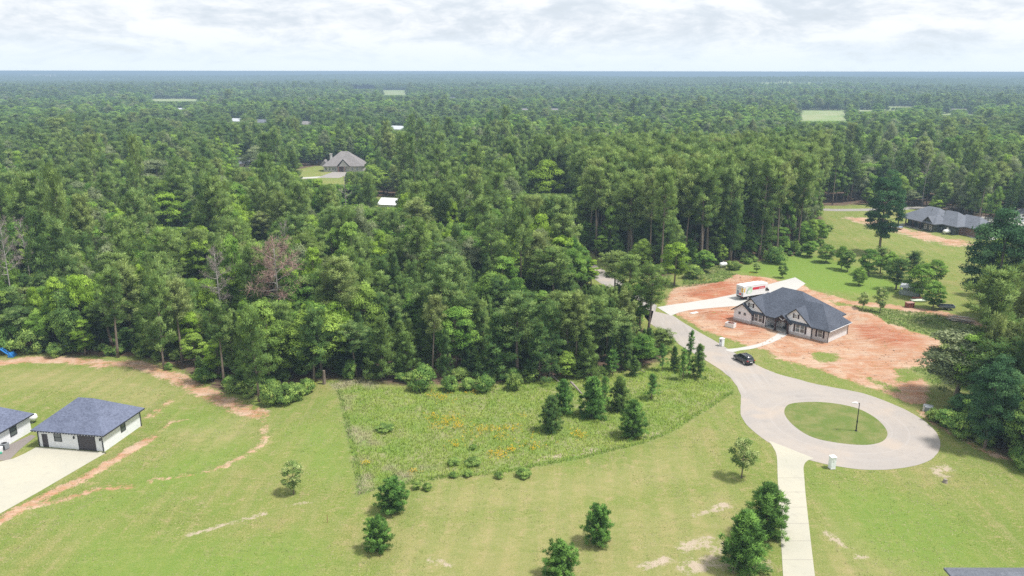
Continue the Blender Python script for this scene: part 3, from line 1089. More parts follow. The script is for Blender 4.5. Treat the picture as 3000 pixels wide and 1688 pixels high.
# projecting left bay with its own small gable
MB().box(0, 4.35, -.55, -.035, .55, EZ).build('bay_wall', M['siding'], H)
MB().prism([(.02, -.53, EZ - .01), (4.33, -.53, EZ - .01), (2.15, -.53, 4.1)], (0, .48, 0)).build('bay_gable', M['siding'], H)
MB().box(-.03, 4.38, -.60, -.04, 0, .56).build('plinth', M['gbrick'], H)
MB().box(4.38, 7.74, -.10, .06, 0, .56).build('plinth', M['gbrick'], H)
# middle recess and back
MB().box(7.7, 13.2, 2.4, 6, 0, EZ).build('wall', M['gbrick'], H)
MB().box(7.72, 7.80, .1, 2.4, .5, EZ).build('side_siding', M['siding'], H)
MB().box(7.8, 13.2, -.3, 2.4, .0, .10).build('porch_floor', M['newconcrete'], H)
# right gable
MB().box(13.2, 18.2, .02, 6, 0, EZ + .1).build('wall', M['wbrick'], H)
MB().prism([(11.0, .05, EZ + .1), (18.25, .05, EZ + .1), (14.6, .05, 5.6)], (0, .25, 0)).build('gable_wall', M['siding'], H)
MB().box(13.22, 18.18, -.03, .03, .55, EZ + .12).build('gable_siding', M['siding'], H)
MB().box(13.15, 18.24, -.10, .08, 0, .56).build('plinth', M['gbrick'], H)
# right wing and rear body
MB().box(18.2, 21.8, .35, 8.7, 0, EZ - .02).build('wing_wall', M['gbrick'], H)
MB().box(21.801, 21.83, .36, 8.69, .02, EZ - .03).build('end_wall', M['wbrick'], H)
MB().box(.6, 18.2, 6.01, 13.6, 0, EZ - .03).build('rear_wall', M['wbrick'], H)
# roofs
rf = MB()
hip2(rf, .1, 18.8, -.35, 14.1, EZ + .1, [(7.1, 6.85, 7.75), (11.9, 6.85, 7.75)], 'x')
hip2(rf, 8.0, 22.4, -.25, 9.3, EZ + .05, [(12.5, 4.4, 6.65), (18.0, 4.4, 6.65)], 'x')
roof = rf.build('roof', M['shingle_dark'], H)
gs = MB()
gable_slabs(gs, -.35, 8.1, 3.87, EZ - .15, EZ - .15, 5.85, -.42, 7.0)
gs.build('front_gable_roof', M['shingle_dark'], H)
gs = MB()
gable_slabs(gs, -.55, 4.85, 2.15, EZ - .25, EZ - .25, 4.38, -.95, .5)
gs.build('bay_roof', M['shingle_dark'], H)
gs = MB()
gable_slabs(gs, 10.6, 18.65, 14.6, EZ - .18, EZ - .18, 5.85, -.40, 6.0)
gs.build('front_gable_roof', M['shingle_dark'], H)
gs = MB()
gable_slabs(gs, 9.75, 14.0, 11.9, EZ - .1, EZ - .25, 4.0, -.95, 4.0)
gs.build('porch_roof', M['shingle_dark'], H)
# bargeboards and gutters
for (xl, xr, xp, z0, zp, yy) in ((-.37, 8.12, 3.87, EZ - .15, 5.85, -.46), (-.57, 4.87, 2.15, EZ - .25, 4.38, -.99), (13.0, 18.67, 14.6, EZ - .18, 5.85, -.44), (9.73, 14.02, 11.9, EZ - .2, 4.0, -.99)):
    zl = z0 if xl < 12.9 or xl > 13.1 else 5.85 - (14.6 - 13.0) * (5.85 - z0) / (14.6 - 10.6)
    mb = MB()
    mb.prism([(xl, yy, zl + .02), (xp, yy, zp + .02), (xp, yy, zp - .26), (xl, yy, zl - .24)], (0, .035, 0))
    mb.prism([(xp, yy - .002, zp + .02), (xr, yy - .002, z0 + .02), (xr, yy - .002, z0 - .24), (xp, yy - .002, zp - .26)], (0, .035, 0))
    mb.build('bargeboard', M['fascia'], H)
gutter(H, 18.6, 22.45, -.33, -.255, EZ + .05, M['fascia'])
gutter(H, 22.405, 22.48, -.25, 9.3, EZ + .05, M['white'])
gutter(H, 7.9, 10.0, -.43, -.355, EZ + .09, M['fascia'])
for (x, y) in ((7.78, -.18), (21.9, .25), (21.9, 8.75), (18.28, .2)):
    MB().box(x - .05, x + .05, y - .05, y + .05, 0.05, EZ - .05).build('downspout', M['fascia'], H)
# windows with shutters
for cxw, yy in ((5.85, -.032), (15.75, -.032)):
    window(H, cxw, .85, 1.9, 1.65, yy, M['white'], 2, 2, sub_w=2)
    shutter(H, cxw - 1.28, .72, .38, 1.85, yy)
    shutter(H, cxw + 1.28, .72, .38, 1.85, yy)
for cxw, yy, zz in ((3.85, -.0, 3.72), (14.6, .03, 3.72)):
    window(H, cxw, zz, .5, .75, yy, M['siding'], 2, 2, glass='glass')
    shutter(H, cxw - .55, zz - .08, .32, .95, yy)
    shutter(H, cxw + .55, zz - .08, .32, .95, yy)
for cxw in (1.45, 2.75):
    window(H, cxw, 1.75, .36, .36, -.552, M['brown'], 1, 1)
window(H, 20.05, .85, .95, 1.55, .35, M['white'], 1, 2)
shutter(H, 19.25, .75, .36, 1.75, .35)
shutter(H, 20.85, .75, .36, 1.75, .35)
window(H, 8.95, .9, 1.2, 1.4, 2.4, M['white'], 2, 2)
# porch: posts, truss, door, chairs planter
for x in (10.35, 13.25):
    po = MB().box(x - .15, x + .15, -.72, -.42, .0, EZ - .15).build('porch_post', M['brown'], H)
    MB().box(x - .22, x + .22, -.79, -.35, 0, .25).build('post_base', M['brown'], po)
MB().box(9.95, 13.7, -.70, -.45, EZ - .2, EZ + .03).build('porch_beam', M['brown'], H)
MB().prism([(10.3, -.55, EZ + .03), (13.5, -.55, EZ + .03), (11.9, -.55, 3.72)], (0, .06, 0)).build('truss_infill', M['brown'], H)
for xa, xb, za, zb in ((11.9, 11.9, EZ, 3.75), (11.9, 11.0, EZ + .05, 3.3), (11.9, 12.8, EZ + .05, 3.3)):
    MB().tube([(xa, -.60, za), (xb, -.60, zb)], .08, 6).build('truss_strut', M['white'] if xa != xb else M['brown'], H)
dr_ = MB().box(11.0, 12.1, 2.33, 2.41, .1, 2.2).build('front_door', M['brown'], H)
MB().tube([(11.15, 2.31, 1.05), (11.15, 2.31, 1.2)], .03, 6).build('handle', M['grey'], dr_)
MB().box(10.05, 10.85, 2.36, 2.41, .15, 2.15).build('side_panel', M['white'], H)
for q in ((9.0, .7), (11.0, 1.9)):
    pl = MB().tube([(q[0], q[1], .1), (q[0], q[1], .5)], [.22, .3], 10).build('planter', M['black'], H)

# ---- garage at lower left
Gf = g(115.9, 1309.4)
Gr = g(307.4, 1324.9)
ga = math.atan2(Gr[1] - Gf[1], Gr[0] - Gf[0])
gw = float(np.hypot(*(Gr - Gf)[:2]))
G = thing('garage', (Gf[0], Gf[1], 0), ga, 'white brick garage with blue grey hip roof beside pale concrete apron', 'garage')
gd = 8.9
ge_ = 2.78
MB().box(0, gw, 0, gd, 0, ge_).build('wall', M['wbrick'], G)
mb = MB()
hip(mb, -.55, gw + .55, -.55, gd + .55, ge_ + .05, 3.45, 2.6)
mb.build('roof', M['shingle'], G)
gutter(G, -.55, gw + .55, -.62, -.552, ge_ + .05, M['fascia'])
gutter(G, gw + .552, gw + .62, -.55, gd + .55, ge_ + .05, M['fascia'])
for k in range(26):      # small string-light bulbs under the eave
    xx = -.4 + k * (gw + .8) / 25
    MB().box(xx - .03, xx + .03, -.66, -.625, ge_ - .10, ge_ - .03).build('eave_light', M['white'], G)
for (x, y) in ((.12, -.07), (gw - .12, -.07), (gw + .08, gd - .1)):
    MB().box(x - .05, x + .05, y - .05, y + .05, .02, ge_ - .05).build('downspout', M['fascia'], G)
MB().box(gw - .1, gw + .55, -.5, -.40, .02, .1).build('downspout_foot', M['fascia'], G)
MB().box(.72, 1.62, -.05, .02, .02, 2.1).build('door', M['door_dark'], G)
window(G, 3.35, 1.15, 1.05, 1.15, 0, M['black'], 1, 2)
od = MB().box(6.75, 9.45, -.03, .02, .02, 2.55).build('overhead_door', M['door_dark'], G)
for k in range(9):
    MB().box(6.78, 9.42, -.045, -.029, .05 + k * .278, .05 + k * .278 + .25).build('door_panel', M['door_dark'], od)
MB().box(6.62, 6.75, -.06, .01, .0, 2.66).build('door_jamb', M['black'], G)
for x in (6.05, gw - .42):
    la_ = MB().box(x - .07, x + .07, -.2, -.0, 1.75, 2.05).build('wall_lamp', M['black'], G)
    MB().prism([(x - .1, -.22, 2.05), (x + .1, -.22, 2.05), (x, -.12, 2.17)], (0, .2, 0)).build('lamp_cap', M['black'], la_)
window(G, 4.6, 1.2, .95, 1.15, gw, M['black'], 1, 2, face='+x')
for k in range(9):          # ridge and hip caps
    pass

# ---- neighbouring house, only its corner is in view
Nh = g(62, 1284)
NH = thing('brick_house', (Nh[0], Nh[1], 0), ga, 'white brick house corner with blue grey roof behind air conditioner', 'house')
MB().box(-14, 0, -7.5, 2.2, 0, 2.75).build('wall', M['wbrick'], NH)
mb = MB()
hip(mb, -14.5, .5, -8.0, 2.7, 2.82, 4.0, 4.2)
mb.build('roof', M['shingle'], NH)
gutter(NH, .502, .57, -8.0, 2.7, 2.82, M['fascia'])
window(NH, -1.2, 1.05, 1.15, 1.2, 0, M['black'], 1, 2, face='+x')

# ---- dark house, far right
dA = g(*K3([(405, 470)])[0])
dB = g(*K3([(870, 578)])[0])
dang = math.atan2(dB[1] - dA[1], dB[0] - dA[0])
dlen = float(np.hypot(*(dB - dA)[:2]))
DH = thing('ranch_house', (dB[0], dB[1], 0), dang, 'dark green ranch house with grey roof and open back porch', 'house')
# local frame: x along the porch side (negative to the left), y to the rear
W2 = dlen
DE = 2.9
MB().box(-W2 + .4, 0, 3.4, 13.5, 0, DE).build('wall', M['darkside'], DH)
MB().box(-W2 * .30, 0, .2, 3.41, 0, DE).build('bay_wall', M['darkside'], DH)
MB().prism([(-W2 * .30, .22, DE), (0, .22, DE), (-W2 * .15, .22, DE + 2.2)], (0, .3, 0)).build('gable_wall', M['darkside'], DH)
MB().box(0.0, .2, .25, 13.5, 0, DE - .02).build('end_wall', M['darkside'], DH)
MB().box(.2, 6.5, 5.5, 13.4, 0, DE - .03).build('wing_wall', M['rbrick'], DH)
MB().box(1.2, 5.9, 3.6, 5.5, 0, DE - .04).build('alcove_wall', M['darkside'], DH)
MB().box(6.5, 12.5, 7.0, 15.2, 0, DE - .05).build('garage_wall', M['rbrick'], DH)
MB().box(-W2 - .6, -W2 * .3, -.5, 3.4, -.02, .12).build('porch_slab', M['concrete'], DH)
mb = MB()
hip2(mb, -W2 - .9, 1.0, -.6, 14.2, DE + .15, [(-W2 + 5.8, 6.8, DE + 4.6), (-4.5, 6.8, DE + 4.6)], 'x')
hip2(mb, -8, 7.2, 2.9, 14.3, DE + .1, [(-2.5, 8.6, DE + 4.1), (1.8, 8.6, DE + 4.1)], 'x')
hip2(mb, -2, 13.2, 6.3, 15.9, DE + .05, [(3, 11.1, DE + 3.4), (8.6, 11.1, DE + 3.4)], 'x')
mb.build('roof', M['shingle_grey'], DH)
mb = MB()
gable_slabs(mb, -W2 * .30 - .5, .5, -W2 * .15, DE - .2, DE - .2, DE + 2.5, -.4, 6.5)
mb.build('gable_roof', M['shingle_grey'], DH)
for k in range(4):
    x = -W2 - .3 + k * (W2 * .68) / 3.0
    MB().box(x - .16, x + .16, -.35, -.05, 0, DE).build('porch_post', M['brown'], DH)
for x in (-W2 * .8, -W2 * .62, -W2 * .45):
    window(DH, x, .6, 1.1, 1.7, 3.4, M['white'], 1, 2)
window(DH, -W2 * .22, .7, .75, 1.5, .2, M['white'], 1, 2)
window(DH, -W2 * .07, .7, .75, 1.5, .2, M['white'], 1, 2)
window(DH, 4.4, .7, .9, 1.4, .2, M['white'], 1, 2, face='+x')
MB().box(2.6, 3.5, 3.55, 3.61, .05, 2.1).build('door', M['white'], DH)
MB().box(-W2 * .9, -W2 * .7, 1.2, 2.4, .12, .9).build('porch_sofa', M['black'], DH)
for (x, y) in ((-6, 5.2), (-1.0, 6.0)):
    MB().tube([(x, y, DE + 3), (x, y, DE + 4.4)], .12, 8).build('roof_vent', M['grey'], DH)
# shed at the right frame edge
sp = g(2992, 648)
SH = thing('shed', (sp[0] + 2, sp[1], 0), R(-8), 'pale grey shed at the right picture edge beyond the dark ranch house', 'shed')
MB().box(-2.5, 4, 0, 4, 0, 3.2).build('wall', M['siding'], SH)
mb = MB()
hip(mb, -3, 4.5, -.5, 4.5, 3.2, 1.6, 3)
mb.build('roof', M['shingle_grey'], SH)
window(SH, -1.6, .7, .5, .6, 0, M['black'], 1, 1)
window(SH, -1.6, 1.9, .5, .6, 0, M['black'], 1, 1)

# ---- taupe-roofed house in the middle distance
mc = g(948, 504)
MH = thing('hip_roof_house', (mc[0], mc[1], 0), R(1), 'tan house with big taupe hip roof and chimney deep in the woods', 'house')
s_ = float(g(1062, 504)[0] - mc[0])
MB().box(0, s_, 0, 15, 0, 3.0).build('wall', M['stone'], MH)
mb = MB()
hip2(mb, -.7, s_ + .7, -.8, 15.8, 3.1, [(s_ * .40, 7.5, 10.6), (s_ * .58, 7.5, 10.6)], 'x')
mb.build('roof', M['shingle_tan'], MH)
mb = MB()
gable_slabs(mb, s_ * .36, s_ * .68, s_ * .52, 3.4, 3.4, 7.2, -1.6, 6)
mb.build('porch_roof', M['shingle_tan'], MH)
MB().prism([(s_ * .40, -1.3, 3.0), (s_ * .65, -1.3, 3.0), (s_ * .52, -1.3, 6.4)], (0, .4, 0)).build('porch_gable', M['stone'], MH)
MB().box(s_ * .42, s_ * .50, -1.45, -1.2, .1, 3.0).build('porch_arch', M['brown'], MH)
MB().box(s_ * .53, s_ * .56, -1.45, -1.2, 0, 3.0).build('porch_pier', M['rbrick'], MH)
MB().box(s_ * .38, s_ * .41, -1.45, -1.2, 0, 3.0).build('porch_pier', M['rbrick'], MH)
ch_ = MB().box(s_ * .13, s_ * .18, 5, 6.4, 3, 9.0).build('chimney', M['offwhite'], MH)
MB().box(s_ * .12, s_ * .19, 4.8, 6.6, 9.0, 9.35).build('chimney_cap', M['stone'], ch_)
MB().prism([(-2.5, 2, 3), (2.5, 2, 3), (0, 2, 6.2)], (0, 6, 0)).build('side_gable', M['shingle_tan'], MH)
for x in (.06, .16, .24, .30, .74, .86):
    window(MH, s_ * x, .9, 1.1, 1.5, 0, M['white'], 1, 2)

# ---- white metal shed roof among the trees
w0 = g(1108, 622)
WS = thing('metal_shed', (w0[0], w0[1], 0), R(-14), 'white metal roofed shed half hidden among trees', 'shed')
MB().box(0, 8, 0, 8.6, 0, 3).build('wall', M['siding'], WS)
mb = MB()
mb.prism([(-.4, -.4, 3.0), (8.4, -.4, 3.0), (8.4, -.4, 3.12), (-.4, -.4, 3.12)], (0, 5, 2.0))
mb.prism([(-.4, 4.602, 5.0), (8.4, 4.602, 5.0), (8.4, 4.602, 5.12), (-.4, 4.602, 5.12)], (0, 5, -2.0))
mb.build('roof', M['whitemetal'], WS)
for k in range(9):
    x = k * .9
    MB().prism([(x, -.38, 3.12), (x + .06, -.38, 3.12), (x + .06, -.38, 3.17), (x, -.38, 3.17)], (0, 4.97, 1.99)).build('roof_seam', M['whitemetal'], WS)

# ---- roof corner at the lower right edge
rr0 = g(2935, 1674, 4.7)
NR = thing('porch_house', (rr0[0] - 4.0, rr0[1] - 2.65, 0), R(0), 'grey roof peak cut off by the lower right picture edge', 'house')
MB().box(0.4, 16, 0, 5, 0, 2.95).build('wall', M['wbrick'], NR)
mb = MB()
hip(mb, 0, 17, -.5, 5.8, 3.0, 1.7, 9)
mb.build('roof', M['shingle_grey'], NR)

# ---- far roofs that peep out of the woods
FAR_ROOFS = [(690, 362, 15, 'white', 'small white roofed house in the far left woods'), (765, 366, 15, 'grey', 'low grey roofed house beside the small white one in far woods'),
             (893, 372, 15, 'tan', 'pale tan roofed house in far woods above the tan hip roofed house'),
             (527, 325, 12, 'white', 'tiny white roof glimpsed below the far left field'), (1165, 388, 16, 'white', 'long white roof low among the trees right of centre house'),
             (1538, 326, 16, 'tan', 'low pale roof alone in the far central woods'), (1625, 326, 15, 'tan', 'second low pale roof beside a gap in far central woods'), (1325, 290, 20, 'grey', 'grey roof in a small clearing in the far woods'),
             (2810, 322, 24, 'tan', 'tan house beside the far right clearing'), (716, 497, 12, 'grey', 'grey roof with small chimney in trees left of the tan house')]
FAR_WIN = []
for (x, y, w, c_, lab) in FAR_ROOFS:
    p_ = g(x, y)
    zb = float(tz(p_[0], p_[1])[0])
    fh = thing('distant_house', (p_[0], p_[1], zb - .2), R(rng.uniform(-20, 20)), lab, 'house', 'far houses in the woods')
    MB().box(-w / 2, w / 2, 0, 9, 0, 3.4).build('wall', M['offwhite'], fh)
    mb = MB()
    rm = M['galv'] if c_ == 'white' else (M['shingle_tan'] if c_ == 'tan' else M['shingle_grey'])
    mb.prism([(-w / 2 - .6, -.6, 3.3), (-w / 2 - .6, 9.6, 3.3), (-w / 2 - .6, 4.5, 6.2)], (w + 1.2, 0, 0))
    mb.build('roof', rm, fh)
    for k in (-.3, 0, .3):
        MB().box(w * k - .6, w * k + .6, -.04, .02, 1, 2.2).build('window', M['glass'], fh)
    FAR_WIN.append((x, y, w, p_))


# ================================================================== vehicles
def wheel(parent, x, y, r, w, side):
    wr = MB().tube([(x, y - w / 2, r), (x, y + w / 2, r)], r, 20).build('wheel', M['tyre'], parent)
    yo = y + side * (w / 2 + .004)
    rm = MB()
    rm.tube([(x, yo - side * .02, r), (x, yo + side * .012, r)], r * .66, 16)
    rm.build('rim', M['rim'], wr)
    hb = MB().tube([(x, yo, r), (x, yo + side * .02, r)], r * .18, 8)
    hb.build('hub', M['black'], wr)


def loft(rings, caps=True):
    n = len(rings[0])
    V = [p for r in rings for p in r]
    F = []
    for i in range(len(rings) - 1):
        for k in range(n):
            F.append((i * n + k, i * n + (k + 1) % n, (i + 1) * n + (k + 1) % n, (i + 1) * n + k))
    if caps:
        F.append(tuple(range(n))[::-1])
        F.append(tuple(range((len(rings) - 1) * n, len(rings) * n)))
    return V, F


f_ = g(2152, 1053)
b_ = g(2182, 1069)
car_a = math.atan2(f_[1] - b_[1], f_[0] - b_[0])
cmid = (f_ + b_) / 2
side_v = np.array([math.sin(car_a), -math.cos(car_a), 0]) * .86
SUV = thing('parked_suv', (cmid[0] + side_v[0], cmid[1] + side_v[1], .03), car_a, 'black suv parked on the road edge beside the front walk', 'car')
rings = []
for x, w, zs, zb, zt in ((-2.36, .78, .52, .80, .96), (-2.25, .90, .34, .88, 1.06), (-1.5, .95, .30, .92, 1.10), (0, .95, .28, .90, 1.06), (.9, .95, .28, .88, 1.03), (1.45, .94, .30, .84, 1.00), (2.0, .89, .36, .76, .90), (2.30, .74, .48, .68, .76)):
    rings.append([(x, -w * .93, zs), (x, -w, zs + .16), (x, -w, zb), (x, -w * .86, zt), (x, w * .86, zt), (x, w, zb), (x, w, zs + .16), (x, w * .93, zs)])
V_, F_ = loft(rings)
body = mesh_obj('body', V_, F_, M['carpaint'], SUV, True)
bm_ = body.modifiers.new('b', 'BEVEL')
bm_.width = .05
bm_.segments = 2
rings = []
for x, wb, wt, zb, zt in ((-2.22, .80, .78, 1.00, 1.02), (-1.78, .84, .66, 1.02, 1.56), (-1.0, .84, .68, 1.02, 1.66), (.0, .84, .68, 1.0, 1.67), (.45, .83, .66, .99, 1.60), (1.22, .80, .76, .98, 1.01)):
    rings.append([(x, -wb, zb - .05), (x, -wt, zt), (x, wt, zt), (x, wb, zb - .05)])
V_, F_ = loft(rings)
mesh_obj('windows', V_, F_, M['carglass'], SUV, False)
rings = []
for x, wt, zt in ((-2.0, .60, 1.41), (-1.7, .64, 1.60), (-1.0, .67, 1.685), (0, .67, 1.69), (.40, .64, 1.635)):
    rings.append([(x, -wt, zt - .05), (x, -wt * .85, zt + .012), (x, wt * .85, zt + .012), (x, wt, zt - .05)])
V_, F_ = loft(rings)
mesh_obj('roof_panel', V_, F_, M['carpaint'], SUV, True)
for s in (-1, 1):
    MB().box(-1.6, .2, s * .60 - .025, s * .60 + .025, 1.70, 1.75).build('roof_rail', M['grey'], SUV)
    for x0, x1 in ((-1.15, -1.28), (-.25, -.28), (.55, 1.15)):
        MB().tube([(x1, s * .835, 1.0), (x0 - .05 if x0 < .5 else .42, s * .675, 1.63)], .035, 6).build('pillar', M['carpaint'], SUV)
    MB().box(.75, .95, s * 1.02 - .09, s * 1.02 + .09, 1.02, 1.17).build('mirror', M['carpaint'], SUV)
    MB().box(-2.36, -2.12, s * .78 - .12, s * .78 + .12, .86, 1.03).build('tail_light', M['taillight'], SUV)
    MB().box(2.08, 2.26, s * .66 - .14, s * .66 + .14, .70, .82).build('headlight', M['white'], SUV)
    for x in (-.15, .55, -1.0):
        MB().box(x - .09, x + .09, s * .965 - .015, s * .965 + .015, .86, .90).build('door_handle', M['grey'], SUV)
    wheel(SUV, 1.42, s * .84, .37, .24, s)
    wheel(SUV, -1.42, s * .84, .37, .24, s)
MB().box(-2.40, -2.34, -.28, .28, .62, .76).build('number_plate', M['white'], SUV)
MB().box(-2.42, -2.25, -.82, .82, .40, .56).build('bumper', M['black'], SUV)

# moving truck
ta = R(27)
tr_o = g(2178, 881)
TR = thing('moving_truck', (tr_o[0] - .15, tr_o[1], .04), ta, 'white rental moving truck with red stripe on the new concrete drive', 'truck')
MB().box(0, 7.0, 0, 2.55, .95, 3.55).build('cargo_box', M['white'], TR)
MB().box(7.0, 8.0, .12, 2.43, 2.45, 3.52).build('overcab_box', M['white'], TR)
MB().box(-.03, 7.02, -.03, 2.58, 3.55, 3.60).build('roof_panel', M['white'], TR)
MB().box(-.05, 7.3, .3, 2.25, .62, .95).build('chassis', M['black'], TR)
V_, F_ = loft([[(7.05, .15, .7), (7.05, .15, 2.42), (7.05, 2.4, 2.42), (7.05, 2.4, .7)], [(8.1, .15, .6), (8.1, .18, 2.40), (8.1, 2.37, 2.40), (8.1, 2.4, .6)],
               [(8.6, .17, .6), (8.6, .2, 1.55), (8.6, 2.35, 1.55), (8.6, 2.38, .6)], [(9.5, .2, .6), (9.5, .3, 1.32), (9.5, 2.25, 1.32), (9.5, 2.35, .6)]])
mesh_obj('cab', V_, F_, M['white'], TR)
MB().prism([(7.3, .13, 1.55), (8.35, .13, 1.55), (8.05, .13, 2.28), (7.3, .13, 2.28)], (0, .03, 0)).build('cab_window', M['carglass'], TR)
MB().prism([(8.13, .3, 2.3), (8.62, .3, 1.60), (8.66, .3, 1.60), (8.17, .3, 2.3)], (0, 1.95, 0)).build('windscreen', M['carglass'], TR)
MB().box(-.035, -.005, .15, 2.4, 1.05, 3.4).build('rear_door', M['offwhite'], TR)
# print on the box: red band with white name, green and slate picture, yellow corner
def decal(name, mat, pts, off):
    return MB().prism([(x, off, z) for x, z in pts], (0, -.006, 0)).build(name, mat, TR)


decal('stripe', M['red'], [(2.9, 2.35), (6.95, 2.35), (6.95, 3.0), (2.9, 3.0)], -.004)
decal('graphic_ground', M['green'], [(.85 + .0, 1.7), (2.2, 1.5), (2.75, 2.0), (2.8, 2.9), (2.2, 3.3), (1.4, 3.1)], -.004)
decal('graphic_sweep', M['slate'], [(.9, 1.7), (1.05, 2.4), (1.5, 2.75), (1.9, 2.75), (1.5, 2.55), (1.2, 2.2), (1.05, 1.7)], -.012)
decal('graphic_spot', M['white'], [(1.5, 1.7), (2.0, 1.6), (2.3, 1.95), (2.2, 2.35), (1.8, 2.45), (1.45, 2.1)], -.012)
decal('graphic_bar', M['slate'], [(1.9, 2.9), (2.55, 3.0), (2.5, 3.1), (1.8, 3.05)], -.012)
decal('corner_stripe', M['yellow'], [(.12, 2.0), (.5, 2.1), (.55, 3.1), (.15, 3.05)], -.004)
for (y0, y1, z0, z1, mt) in ((.2, .7, 2.0, 3.1, 'yellow'), (1.0, 2.2, 2.6, 2.75, 'slate'), (1.0, 2.2, 2.9, 3.0, 'slate'), (1.5, 2.2, 1.3, 2.2, 'slate'), (.2, .6, 1.2, 1.8, 'slate'), (.75, 1.4, 1.25, 1.7, 'red')):
    MB().box(-.043, -.037, y0, y1, z0, z1).build('rear_print', M[mt], TR)
tcu = bpy.data.curves.new('lettering', 'FONT')
tcu.body = 'U-HAUL'
tcu.size = .52
tcu.extrude = .004
to = bpy.data.objects.new('tmp_text', tcu)
C.objects.link(to)
dg = bpy.context.evaluated_depsgraph_get()
tme = bpy.data.meshes.new_from_object(to.evaluated_get(dg))
bpy.data.objects.remove(to)
tme.materials.clear()
tme.materials.append(M['white'])
tx = bpy.data.objects.new('lettering', tme)
C.objects.link(tx)
tx.parent = TR
tx.location = (4.85, -.017, 2.48)
tx.rotation_euler = (R(90), 0, 0)
for s, y in ((-1, .35), (1, 2.2)):
    wheel(TR, 1.7, y, .42, .45, s)
    wheel(TR, 8.5, y, .42, .28, s)
    MB().box(-.06, -.0, y - .12, y + .12, .75, .9).build('tail_light', M['taillight'], TR)
MB().box(8.2, 8.3, -.12, .14, 1.5, 1.9).build('mirror', M['black'], TR)


# ================================================================== small things
def mailbox(px, py, h, w, rz, label, white=False):
    p_ = g(px, py)
    t = thing('brick_mailbox', (p_[0], p_[1], 0), rz, label, 'mailbox')
    MB().box(-w / 2, w / 2, -w / 2, w / 2, 0, h).build('pillar', M['siding'] if white else M['wbrick'], t)
    MB().box(-w / 2 - .06, w / 2 + .06, -w / 2 - .06, w / 2 + .06, h, h + .12).build('cap', M['white'], t)
    b2 = MB().box(-.12, .12, -w / 2 - .03, -w / 2 + .002, h - .55, h - .25).build('mail_door', M['black'] if not white else M['white'], t)
    MB().box(-w / 2 - .04, w / 2 + .04, -w / 2 - .04, w / 2 + .04, -.02, .1).build('footing', M['newconcrete'], t)
    return t


mailbox(2437, 1371, 1.75, .72, R(10), 'white brick mailbox pillar where the driveway meets the circle', True)
mailbox(2114, 1013, 1.55, .75, R(-52), 'grey brick mailbox pillar with dark slot beside the front walk')

lp = g(2508, 1264)
LP = thing('street_lamp', (lp[0], lp[1], .1), R(0), 'black street lamp with white head on the grass island', 'lamp')
MB().tube([(0, 0, 0), (0.0, 0, 1.6), (.0, 0, 4.75)], [.10, .075, .055], 10).build('pole', M['black'], LP)
MB().tube([(0, 0, 1.5), (0, 0, 1.75)], .12, 10).build('collar', M['black'], LP)
MB().tube([(0, 0, 0), (0, 0, .12)], [.24, .2], 10).build('base', M['black'], LP)
MB().tube([(0, 0, 4.6), (-.35, 0, 4.78), (-.55, 0, 4.8)], .035, 8).build('arm', M['black'], LP)
V_, F_ = loft([[(-.30 - i * .18, a * (.10 + .20 * math.sin(min(1, (i + .6) / 3.2) * math.pi)), 4.76 + b * (.06 + .10 * math.sin((i + .5) / 5.5 * math.pi))) for a, b in ((-1, 0), (-.6, .9), (.6, .9), (1, 0), (.5, -.5), (-.5, -.5))] for i in range(6)])
mesh_obj('lamp_head', V_, F_, M['white'], LP, True)


def tank(px, py, rz, label, ln=2.4, r=.5):
    p_ = g(px, py)
    t = thing('propane_tank', (p_[0], p_[1], 0), rz, label, 'tank')
    xs = np.linspace(-ln / 2, ln / 2, 13)
    rr = [r * min(1, math.sqrt(max(.02, 1 - max(0, (abs(x) - (ln / 2 - r * .8)) / (r * .8)) ** 2))) for x in xs]
    MB().tube([(x, 0, r + .28) for x in xs], rr, 16).build('body', M['white'], t, True)
    MB().tube([(0, 0, 2 * r + .22), (0, 0, 2 * r + .5)], .2, 12).build('valve_dome', M['offwhite'], t)
    for x in (-ln * .28, ln * .28):
        MB().box(x - .1, x + .1, -.38, .38, 0, .42).build('foot', M['grey'], t)
    return t


tank(80, 1240, R(5), 'white propane tank behind the left garage and brick house', 3.4, .62)
tank(2118, 783, R(20), 'white propane tank at the edge of the tall pine stand', 2.5, .62)
tank(2772, 685, R(14), 'white propane tank beside the dark ranch house', 2.8, .7)

# air conditioner by the left house
p_ = g(16, 1318)
AC = thing('air_conditioner', (p_[0], p_[1], .03), ga, 'grey air conditioner unit beside the brick house wall', 'air conditioner')
MB().box(-.42, .42, -.42, .42, .05, .95).build('casing', M['grey'], AC, bevel=.05)
MB().tube([(0, 0, .95), (0, 0, .99)], .36, 16).build('fan_grille', M['black'], AC)
for k in range(5):
    MB().box(-.40, .40, -.435, -.421, .15 + k * .15, .21 + k * .15).build('louver', M['black'], AC)
p_ = g(6, 1328)
WU = thing('utility_tub', (p_[0] - .3, p_[1], .03), ga, 'white tub with green lid at the left picture edge', 'tub')
MB().tube([(0, 0, 0), (0, 0, .8)], [.42, .5], 14).build('body', M['white'], WU)
MB().tube([(.45, -.3, 0), (.5, -.3, .22)], [.2, .14], 10).build('hose', plain('green_hose', (.06, .35, .22)), WU)

